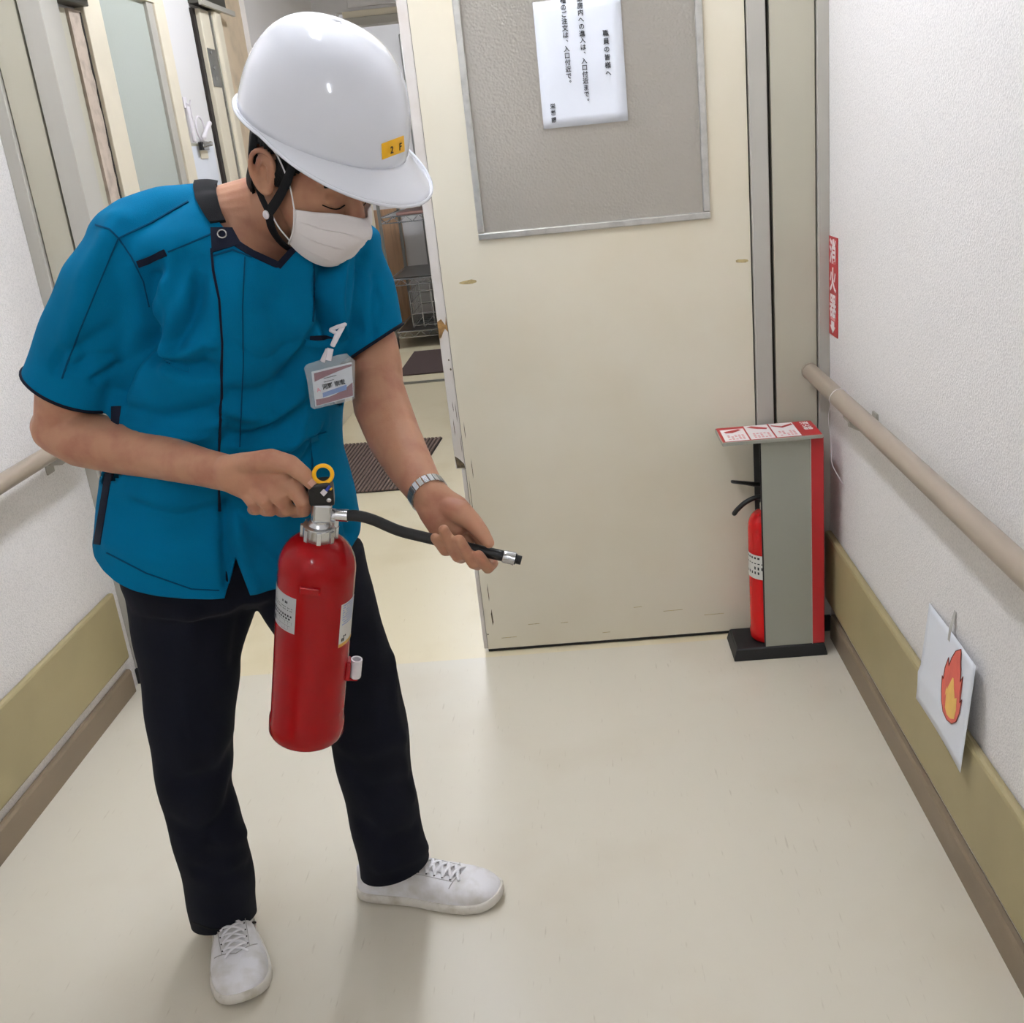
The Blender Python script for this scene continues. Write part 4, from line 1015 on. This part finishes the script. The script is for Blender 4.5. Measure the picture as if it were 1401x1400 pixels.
# navy collar band, placket and trims
strip('neck_trim', 'navy', [(318, 330), (345, 347), (378, 362), (384, 362)], 9, off=.002); strip('neck_trim', 'navy', [(380, 365), (398, 345), (412, 330)], 9, off=.002)
patch('collar_tab', 'navy', [(288, 312), (318, 312), (330, 334), (290, 346)], 8, 8, off=.0025)
strip('placket_edge', 'navy', [(289, 340), (292, 370), (300, 410), (304, 470), (303, 540), (300, 600), (299, 640), (300, 700)], 3)
strip('seam', 'teal_seam', [(292, 350), (318, 342), (345, 352)], 2); strip('seam', 'teal_seam', [(335, 352), (332, 420), (333, 500), (330, 560), (328, 612)], 1.6)
strip('seam', 'teal_seam', [(258, 276), (240, 286), (205, 306), (162, 326)], 2); strip('seam', 'teal_seam', [(131, 308), (150, 314), (162, 326)], 2)
strip('seam', 'teal_seam', [(162, 326), (135, 390), (108, 455), (85, 518)], 2); strip('seam', 'teal_seam', [(162, 326), (180, 352), (196, 385), (204, 420)], 2)
strip('seam', 'teal_seam', [(230, 345), (262, 332), (290, 320)], 2); strip('seam', 'teal_seam', [(428, 345), (430, 400), (428, 440)], 1.6)
strip('shoulder_tab', 'navy', [(188, 362), (206, 355), (227, 346)], 9, off=.003)
strip('pocket_welt', 'teal_seam', [(222, 494), (240, 502), (258, 507)], 2); patch('pocket_welt', 'teal', [(223, 489), (260, 503), (258, 510), (222, 497)], 4, 6, off=.002)
strip('chest_pocket', 'teal', [(417, 468), (437, 470), (458, 468)], 8, off=.003); strip('pocket_lining', 'navy', [(424, 463), (440, 462), (455, 465)], 6, off=.0022)
patch('side_panel', 'navy', [(153, 556), (166, 556), (160, 600), (153, 600)], 8, 3); strip('side_panel', 'navy', [(149, 648), (142, 690), (133, 745)], 9)
patch('side_pocket', 'teal', [(424, 598), (446, 590), (452, 640), (430, 650)], 6, 4, off=.003)
strip('seam', 'teal_seam', [(427, 600), (427, 650)], 2)
strip('seam', 'teal_seam', [(146, 756), (200, 784), (262, 806), (300, 808)], 1.3)
# eyelet snap
h0 = hit(SB, 304, 321); n0 = h0[1]; u0 = nz(np.cross(n0, V(0, 0, 1))); w0 = np.cross(n0, u0)
ring = [h0[0]+n0*.003+(u0*math.cos(t)+w0*math.sin(t))*.006 for t in np.linspace(0, 2*math.pi, 20, endpoint=False)]
G().tube(ring, .0013, 8, closed=True).obj('snap_button', 'chrome', shirt, smooth=True)
# sleeve piping: a closed ring along the cut edge of each sleeve
def edge_ring(c0, nrm, inset):
    c = c0+nrm*inset; a_ = nz(np.cross(nrm, V(.1, .3, .9))); b_ = np.cross(nrm, a_); out = []
    for t in np.linspace(0, 2*math.pi, 40, endpoint=False):
        d_ = a_*math.cos(t)+b_*math.sin(t); r = SB.ray_cast(Vector(c), Vector(d_), .12)
        out.append(np.array(r[0])+d_*.0005 if r[0] is not None else c+d_*.06)
    return out
G().tube(edge_ring(slR[0], slR[1], -.0015), .0026, 8, closed=True).obj('sleeve_trim', 'navy', shirt, smooth=True)
G().tube(edge_ring(slL[0], slL[1], -.0015), .0026, 8, closed=True).obj('sleeve_trim', 'navy', shirt, smooth=True)
# black collar lining standing up round the nape
CB = bvh_of(np.vstack([bv, sv]), list(bf)+[tuple(i+len(bv) for i in q) for q in sf])
outer_ = smooth_path([np.array(p, float) for p in ((280, 243), (270, 246), (265, 257), (268, 270), (274, 284), (281, 296), (288, 306))], 4)
inner_ = smooth_path([np.array(p, float) for p in ((298, 248), (297, 253), (296, 260), (297, 268), (300, 280), (304, 292), (309, 303))], 4)
grid = [[tuple(o*(1-k/6)+i*(k/6)) for k in range(7)] for o, i in zip(outer_, inner_)]
sheet(CB, grid, .005, .003).obj('collar_lining', 'black_cloth', shirt, smooth=True)
# the same lining carried round behind the neck
g = G(); A = np.linspace(math.radians(-10), math.radians(190), 26); lo, hi = [], []
for t in A:
    d_ = LD*math.cos(t)*.082+FD*(-math.sin(t))*.078; k = math.sin(t) if t < math.pi else 0
    lo.append(NB+d_*1.06+V(0, 0, -.045)); hi.append(NB+d_*.98+V(0, 0, -.012+.028*max(k, 0)))
n = len(A); g.add(lo+hi, [(i, i+1, n+i+1, n+i) for i in range(n-1)])
g.obj('collar_lining', 'black_cloth', shirt, smooth=True, solid=.004)

# ---- trousers
T_ = G()
T_.loft([body_ring(*r) for r in ((326, 815, 1.70, .06, .08), (316, 795, 1.70, .178, .135), (313, 765, 1.70, .186, .138), (308, 720, 1.695, .17, .13))])
ptube(T_, [(272, 770, 1.685), (262, 820, 1.675), (258, 900, 1.655), (262, 1000, 1.635), (270, 1085, 1.635), (290, 1160, 1.65), (301, 1215, 1.665), (306, 1262, 1.68), (310, 1300, 1.69)], [.112, .112, .090, .076, .067, .069, .068, .064, .062], 28, round_cap=False)
ptube(T_, [(418, 760, 1.71), (432, 810, 1.71), (466, 885, 1.71), (502, 985, 1.715), (519, 1080, 1.735), (533, 1150, 1.755), (541, 1195, 1.765), (550, 1240, 1.77)], [.106, .102, .088, .076, .071, .072, .0725, .0725], 28, round_cap=False)
tv, tf = union(T_, .0065, 8, .5)
TB0 = bvh_of(tv, tf)
def tfold(pl, w, a):
    pts = []
    for p in smooth_path([np.array(q, float) for q in pl], 4):
        h = hit(TB0, *p)
        if h is not None: pts.append(h[0])
    return (pts, w, a)
tf_ = [tfold([(320, 1020), (300, 1060), (250, 1075)], .022, -.008), tfold([(322, 1060), (310, 1110), (285, 1140)], .018, -.008), tfold([(345, 1130), (320, 1150), (290, 1150)], .02, .008),
       tfold([(240, 1130), (270, 1150), (300, 1180)], .02, -.006), tfold([(260, 840), (255, 950), (258, 1050)], .02, .006), tfold([(350, 1180), (310, 1200), (270, 1190)], .016, -.006),
       tfold([(480, 1050), (510, 1080), (560, 1070)], .02, -.007), tfold([(470, 1020), (500, 1030), (550, 1010)], .02, .006), tfold([(500, 1130), (530, 1150), (580, 1130)], .018, -.006),
       tfold([(345, 790), (330, 840), (322, 900)], .018, -.007), tfold([(535, 900), (545, 1000), (565, 1090)], .014, .005), tfold([(590, 1150), (570, 1170), (520, 1190)], .014, .005)]
tv = crease(tv, tf, [q for q in tf_ if len(q[0]) > 1])
rnd = np.sin(tv[:, 0]*23+tv[:, 2]*13)*np.sin(tv[:, 2]*29+tv[:, 1]*19); tv = tv+normals(tv, tf)*(rnd*.0028)[:, None]
bm = to_bm(tv, tf)
cut_plane(bm, P(307, 1274, 1.62), nz(V(.05, -.25, -1)), lambda c: c[2] < .3 and c[0] < -.66)
cut_plane(bm, P(545, 1209, 1.69), nz(V(.16, -.1, -1)), lambda c: c[2] < .3 and c[0] > -.66)
me_ = bpy.data.meshes.new('t'); bm.to_mesh(me_); bm.free()
tv2 = np.array([v.co[:] for v in me_.vertices]); kf = [tuple(p.vertices) for p in me_.polygons]; bpy.data.meshes.remove(me_)
trousers = add_obj('trousers', tv2, kf, 'trouser_navy', person, solid=.003); trousers['label'] = 'dark navy trousers'
TB = bvh_of(tv, tf)
sheet(TB, strip_grid([(262, 1262), (290, 1272), (320, 1270), (350, 1262)], 2.2, 5, 2), .001).obj('hem_seam', 'black_cloth', trousers, smooth=True)

# ---- shoes
def shoe(toe, heel, label):
    toe, heel = V(*toe, 0), V(*heel, 0); L = np.linalg.norm(toe-heel); fy = nz(toe-heel); fx = V(fy[1], -fy[0], 0)
    XS = frame(heel, fx, fy, V(0, 0, 1))
    # outline half widths along the length t
    ts = [0, .015, .05, .12, .25, .4, .55, .68, .78, .86, .92, .965, .99, 1.]
    wl = [.013, .025, .034, .039, .040, .041, .048, .0535, .054, .049, .041, .030, .018, .006]
    sgn = 1
    def wid(t): return float(np.interp(t, ts, wl))
    def outline(z, grow, n=60):
        pts = []
        tt = [.5-.5*math.cos(math.pi*k/n) for k in range(n+1)]
        right = [(wid(t)+grow*math.sqrt(max(0, 1-(2*t-1)**8)), t*L+grow*(2*t-1)) for t in tt]
        for x, y in right: pts.append((x, y, z+(.010*max(0, (y/L-.86)/.14)**2)))
        for x, y in right[::-1][1:-1]: pts.append((-x, y, z+(.010*max(0, (y/L-.86)/.14)**2)))
        return pts
    sole = G().loft([outline(.002, .001), outline(.004, .003), outline(.019, .003), outline(.022, .001), outline(.0225, -.004)]).obj('sole', 'sole_white', None, smooth=True, angle=50, xf=XS)
    # upper
    hs_ = [(0, .062), (.05, .069), (.15, .070), (.28, .076), (.4, .083), (.5, .076), (.6, .068), (.7, .060), (.8, .054), (.88, .050), (.94, .044), (.98, .036), (1., .027)]
    def hgt(t): return float(np.interp(t, [a for a, b in hs_], [b for a, b in hs_]))
    rings = []; N = 20
    for k in range(41):
        t = .5-.5*math.cos(math.pi*k/40); w, h = max(wid(t)-.001, .002), hgt(t); r = []
        for j in range(N+1):
            a = math.pi*j/N; c, s_ = math.cos(a), math.sin(a)
            x = w*math.copysign(abs(c)**.75, c)*(1-.22*s_*(t < .5)*1.0); z = .02+(h-.02)*abs(s_)**.8
            r.append((x, t*L*.996+.0005, z))
        rings.append(r)
    up = G().loft(rings, True).obj('shoe', 'shoe_white', None, smooth=True, angle=60, xf=XS)
    def top(x, t, off=.0):
        w, h = wid(t)-.001, hgt(t); c = max(-1, min(1, x/w)); a = math.acos(math.copysign(abs(c)**(1/.75), c)); return (x, t*L, .02+(h-.02)*abs(math.sin(a))**.8+off)
    parts = [sole, up]
    tongue = G(); vv = [top(x, t, .003) for t in (.40, .48, .56, .64, .70) for x in (-.014, -.007, 0, .007, .014)]
    tongue.add(vv, [(i*5+k, i*5+k+1, (i+1)*5+k+1, (i+1)*5+k) for i in range(4) for k in range(4)]); parts.append(tongue.obj('tongue', 'shoe_white', up, smooth=True, solid=.002, xf=XS))
    for i in range(5):
        t = .47+i*.053
        for s_ in (-1, 1):
            pts = [top(s_*.021, t, .002), top(s_*.012, t+.012, .0065), top(0, t+.028, .0075), top(-s_*.012, t+.045, .0065), top(-s_*.021, t+.06, .002)]
            parts.append(G().tube(smooth_path(pts, 3), [(.0014, .0034)]*13, 8, ref=V(0, 0, 1)).obj('lace', 'lace_white', up, smooth=True, xf=XS))
            if i % 1 == 0:
                q = top(s_*.0235, t, .0008); parts.append(G().lathe([(.0019, 0), (.0019, .0006)], 10).obj('eyelet', 'mat_groove', up, xf=XS @ Matrix.Translation(q)))
    for pts in ([top(x, .735+.05*(abs(x)/.05)**1.0*-1.2, .0010) for x in np.linspace(-.040, .040, 17)], ):
        parts.append(G().tube(pts, .0009, 6).obj('stitch_line', 'stitch', up, xf=XS))
    for s_ in (-1, 1):
        pts = [top(s_*x, t, .0005) for x, t in ((.026, .70), (.027, .6), (.027, .5), (.027, .40))]; parts.append(G().tube(pts, .0007, 6).obj('stitch_line', 'stitch', up, xf=XS))
    return parts, sole, up
for toe, heel, lab in (((-.716, 1.485), (-.828, 1.755), 'white sneaker pointing toward the viewer'), ((-.252, 1.728), (-.556, 1.786), 'white sneaker pointing right')):
    parts, sole, up = shoe(toe, heel, lab)
    up['label'] = lab; up.parent = person; up.matrix_parent_inverse = person.matrix_basis.inverted()
    sole.parent = up

# ---- helmet
HT = hd(0, .004, .062)                                             # middle of the rim
tilt = math.radians(2); QF = nz(HF*math.cos(tilt)-HU*math.sin(tilt)); QU = nz(HU*math.cos(tilt)+HF*math.sin(tilt)); QR = np.cross(QF, QU)
def hm(x, y, z): return HT+QR*x+QF*y+QU*z
helmet = empty('safety_helmet', tuple(HT)); tag(helmet, 'white safety helmet with a yellow sticker on the bent head', 'helmet')
na, nv = 72, 22; ha, hb, hh = .107, .133, .143
def rim(t):        # t=0 front
    c, s = math.cos(t), math.sin(t); return hb*c*(1.0 if c > 0 else .98), ha*s
rings = []
for j in range(nv+1):
    u = j/nv*math.pi/2*.995
    k = math.cos(u)**.72; z = hh*math.sin(u)**.95
    r = []
    for i in range(na):
        t = 2*math.pi*i/na; y, x = rim(t)
        r.append(hm(x*k, y*k-.004*math.sin(u), z+.010*(1-math.sin(u))*(-math.cos(t))*0))
    rings.append(r)
g = G(); g.loft(rings, False); g.add(rings[-1], [tuple(range(na))])
shell = g.obj('shell', 'helmet_white', helmet, smooth=True, angle=80, solid=.003)
HB = bvh_of(np.array(g.v), [tuple(f) for f in g.f])
br = []
for q in np.linspace(0, 1, 9):
    r = []
    for i in range(na):
        t = 2*math.pi*i/na; y, x = rim(t); c = math.cos(t); s = max(0., c)
        e_ = .007+.052*s**1.4; l = math.hypot(x, y)
        drop = -.004*q-(.020*s**1.2)*q**1.5+.012*s*abs(math.sin(t))**1*q*0
        r.append(hm(x*(1+e_*q/l*.9), y*(1+e_*q/l), .002+drop+(.004*(1-q)**2)))
    br.append(r)
brim = G().loft(br, False).obj('brim', 'helmet_white', helmet, smooth=True, angle=80, solid=.003)
edge = br[-1]; G().tube(edge, .0026, 8, closed=True).obj('rim_bead', 'helmet_white', helmet, smooth=True)
HBB = BVHTree.FromPolygons([Vector(p) for p in g.v], g.f)
st = patch('sticker', 'yellow_plastic', [(520, 196), (549, 185), (550, 206), (521, 217)], 8, 8, helmet, HBB, .0042)
h0 = hit(HBB, 533, 204); n0 = h0[1]; ur = nz((hit(HBB, 546, 199)[0])-h0[0]); uu = nz(np.cross(n0, ur))
if uu[2] < 0: uu = -uu
text('sticker_lettering', '2', .014, 'ink', h0[0]+n0*.0050, ur, nz(uu-ur*(uu@ur)), st)
h1 = hit(HBB, 544, 200)
if h1 is not None:
    n1 = h1[1]; ur1 = nz(np.cross(uu, n1)); text('sticker_lettering', 'F', .014, 'ink', h1[0]+n1*.0050, ur1, nz(np.cross(n1, ur1)), st)
# black inner harness band
g = G(); rr = []
for z in (-.012, .02):
    rr.append([hm(.093*math.sin(t), .114*math.cos(t), z) for t in np.linspace(0, 2*math.pi, 48, endpoint=False)])
g.loft(rr, False).obj('sweat_band', 'black_cloth', helmet, smooth=True, solid=.003)
# chin strap: two bands from the rim to a junction under the ear, then down under the chin
def band(name, pts, w, m='black_cloth', par=helmet, thick=.0018):
    G().tube(smooth_path(pts, 4), [(w, thick)]*((len(pts)-1)*4+1), 10, ref=HF).obj(name, m, par, smooth=True)
for s in (1, -1):
    J = hd(s*.079, .0, -.068)
    band('chin_strap', [hd(s*.088, .045, .035), hd(s*.084, .036, .005), hd(s*.080, .018, -.035), J], .008)
    band('chin_strap', [hd(s*.086, -.045, .035), hd(s*.085, -.045, -.01), hd(s*.080, -.026, -.045), J], .007)
    band('chin_strap', [J, hd(s*.074, .010, -.095), hd(s*.055, .028, -.118), hd(s*.02, .045, -.128), hd(0, .048, -.130)], .010)
    G().ell(hd(s*.082, -.002, -.072), (.003, .0065, .0065), 14, 8, HAX).obj('strap_button', 'white_plastic', helmet, smooth=True)
# ---- face mask
mask = empty('face_mask', tuple(hd(0, .1, -.06))); tag(mask, 'white pleated surgical mask covering nose and mouth', 'face mask')
g = G(); nu, nv_ = 40, 48; vv = []
for j in range(nv_+1):
    v = j/nv_                                                        # 0 top .. 1 bottom
    for i in range(nu+1):
        u = (i/nu)*2-1; t = u*math.radians(72)
        w = .0745*(1-.20*v**2.2); z = -.028-.104*v+.012*abs(u)**2*(1-v)*-1+.026*abs(u)**2*v
        nose = .030*math.exp(-(u/.22)**2)*math.exp(-((v-.16)/.3)**2)
        full = .012*math.sin(math.pi*min(1, v*1.05))
        y = .021+(.081+full)*math.cos(t)**.9-.022*v**2.5*(1-.3*abs(u))+nose
        pl = .0042*((v*3.6+.15*abs(u)) % 1.0)*(1-abs(u)**4)*(.08 < v < .95)
        vv.append(hd(w*math.sin(t)*1.06, y+pl, z))
g.add(vv, [(j*(nu+1)+i, j*(nu+1)+i+1, (j+1)*(nu+1)+i+1, (j+1)*(nu+1)+i) for j in range(nv_) for i in range(nu)])
g.obj('cloth', 'mask_white', mask, smooth=True, angle=35, solid=.0015)
for s in (0, nu):
    sg = -1 if s == 0 else 1
    top_, bot = vv[s], vv[nv_*(nu+1)-(nu+1)*5+s]
    G().tube(smooth_path([top_, hd(sg*.079, .035, -.006), hd(sg*.083, .006, .026), hd(sg*.081, -.02, .032)], 4), .0011, 6).obj('ear_loop', 'lace_white', mask, smooth=True)
    G().tube(smooth_path([bot, hd(sg*.076, .020, -.080), hd(sg*.078, -.004, -.060), hd(sg*.072, -.03, -.048)], 4), .0011, 6).obj('ear_loop', 'lace_white', mask, smooth=True)
    G().tube([vv[k*(nu+1)+s] for k in range(nv_+1)], .0016, 6).obj('side_hem', 'mask_white', mask, smooth=True)
# ---- wristwatch
wc, wd = P(587, 674, 1.478), nz(P(592, 684, 1.465)-P(576, 662, 1.495))
watch = empty('wristwatch', tuple(wc)); tag(watch, 'steel wristwatch with link bracelet on the outstretched wrist', 'watch')
aw = nz(np.cross(wd, V(0, 0, 1))); bw = np.cross(wd, aw); NL = 22; prof = []
for k in range(NL):
    t = 2*math.pi*k/NL; d_ = aw*math.cos(t)+bw*math.sin(t); r = BB.ray_cast(Vector(wc+d_*.08), Vector(-d_), .1); prof.append(np.array(r[0]) if r[0] is not None else wc+d_*.03)
for k in range(NL):
    a, b = prof[k], prof[(k+1) % NL]; c = (a+b)/2; tn = nz(b-a); nr = nz(np.cross(tn, wd)); 
    if nr@(c-wc) < 0: nr = -nr
    hl = np.linalg.norm(b-a)*.46; v8 = [c+tn*sx*hl+wd*sy*.0075+nr*(.0004+.0030*sz) for sz in (0, 1) for sx, sy in ((-1, -1), (1, -1), (1, 1), (-1, 1))]
    G().add(v8, [(0, 3, 2, 1), (4, 5, 6, 7), (0, 1, 5, 4), (1, 2, 6, 5), (2, 3, 7, 6), (3, 0, 4, 7)]).obj('bracelet_link', 'chrome' if k % 7 else 'steel', watch, bevel=.0006)
# ---- ID badge hanging from the chest pocket
bc = V(0, 0, 0)
Yb = hit(SB, 452, 470)[0][1]-.035
def bp_(px, py, dy=0): return P(px, py, Yb+dy)
badge = empty('id_badge', tuple(bp_(453, 525))); tag(badge, 'clear plastic name badge with a maroon and white card clipped to the shirt', 'badge')
def prism(name, m, pts, th, par, dy=0., bev=0):
    a = [bp_(x, y, dy) for x, y in pts]; n = len(a); b = [p+V(0, th, 0) for p in a]
    return G().add(a+b, [tuple(range(n)), tuple(range(2*n-1, n-1, -1))]+[(i, i+n, (i+1) % n+n, (i+1) % n) for i in range(n)]).obj(name, m, par, bevel=bev)
hol = prism('holder', 'clear_vinyl', [(416, 504), (419, 499), (440, 492), (462, 486), (474, 484), (481, 491), (485, 494), (485, 545), (481, 548), (430, 560), (425, 557), (420, 520)], .003, badge, .0)
card = prism('card', 'paper_white', [(426, 509), (481, 495.5), (483.5, 543), (431.5, 556.5)], .001, badge, .001)
def cq(u, v):                      # on the card, u along, v down
    tl, tr, br_, bl = [np.array(q, float) for q in ((429.5, 511), (481, 498), (483, 541.5), (433, 555.5))]
    return tuple((tl*(1-u)+tr*u)*(1-v)+(bl*(1-u)+br_*u)*v)
def cpoly(name, m, uv, dy): return prism(name, m, [cq(*q) for q in uv], .0002, card, dy)
cpoly('card_ground', 'paper_white', [(0, 0), (1, 0), (1, 1), (0, 1)], .0008)
top_ = [(0, 0), (1, 0), (1, .07)]+[(1-k/8, .07+.19*(k/8)**1.3) for k in range(1, 9)]; cpoly('card_wave', 'badge_maroon', top_, .0005)
bot_ = [(0, 1), (0, .80)]+[(k/8, .80+.06*math.sin(math.pi*k/8)-.22*(k/8)**2.2) for k in range(1, 9)]+[(1, 1)]; cpoly('card_wave', 'badge_maroon', bot_, .0005)
cpoly('card_stripe', 'badge_blue', [(.19, .66), (.84, .60), (.84, .76), (.19, .80)], .0003)
cx_, cz_ = nz(bp_(*cq(1, .5))-bp_(*cq(0, .5))), nz(bp_(*cq(.5, 0))-bp_(*cq(.5, 1)))
cz_ = nz(cz_-cx_*(cz_@cx_))
text('card_lettering', '河野 崇宏', .0088, 'ink', bp_(*cq(.5, .50), .0002), cx_, cz_, card, bold=.00015)
text('card_lettering', 'ーーーーー', .0042, 'ink', bp_(*cq(.42, .24), .0002), cx_, cz_, card, bold=.0002); text('card_lettering', 'ーーーー', .0042, 'ink', bp_(*cq(.38, .35), .0002), cx_, cz_, card, bold=.0002)
text('card_lettering', 'A', .009, 'badge_pink', bp_(*cq(.09, .54), .0002), cx_, cz_, card)
cl_ = [bp_(448, 490, -.002), bp_(455, 476, -.004), bp_(460, 462, .004), bp_(467, 448, .014)]
G().tube([bp_(449, 493, -.003), bp_(452, 477, -.004)], [(.0016, .0048), (.0016, .005)], 8, ref=V(0, 1, 0), round_cap=False).obj('strap', 'white_plastic', badge, smooth=False)
G().tube([bp_(441, 495, -.001), bp_(448, 478, -.003)], [(.0014, .004), (.0014, .003)], 8, ref=V(0, 1, 0), round_cap=False).obj('strap', 'white_plastic', badge)
clip = G().tube([bp_(455, 473, -.003), bp_(461, 460, .002), bp_(469, 447, .010)], [(.002, .0038), (.0028, .0045), (.0022, .0035)], 8, ref=V(0, 1, 0)).obj('clip', 'white_plastic', badge, smooth=True)
G().tube([bp_(453, 451, .008), bp_(462, 447, .008), bp_(472, 444, .008)], [(.003, .003)]*3, 8).obj('clip_jaw', 'white_plastic', badge, smooth=True)
G().tube([bp_(453, 452, .008), bp_(462, 457, .004)], [(.003, .004)]*2, 8).obj('clip_jaw', 'white_plastic', badge, smooth=True)
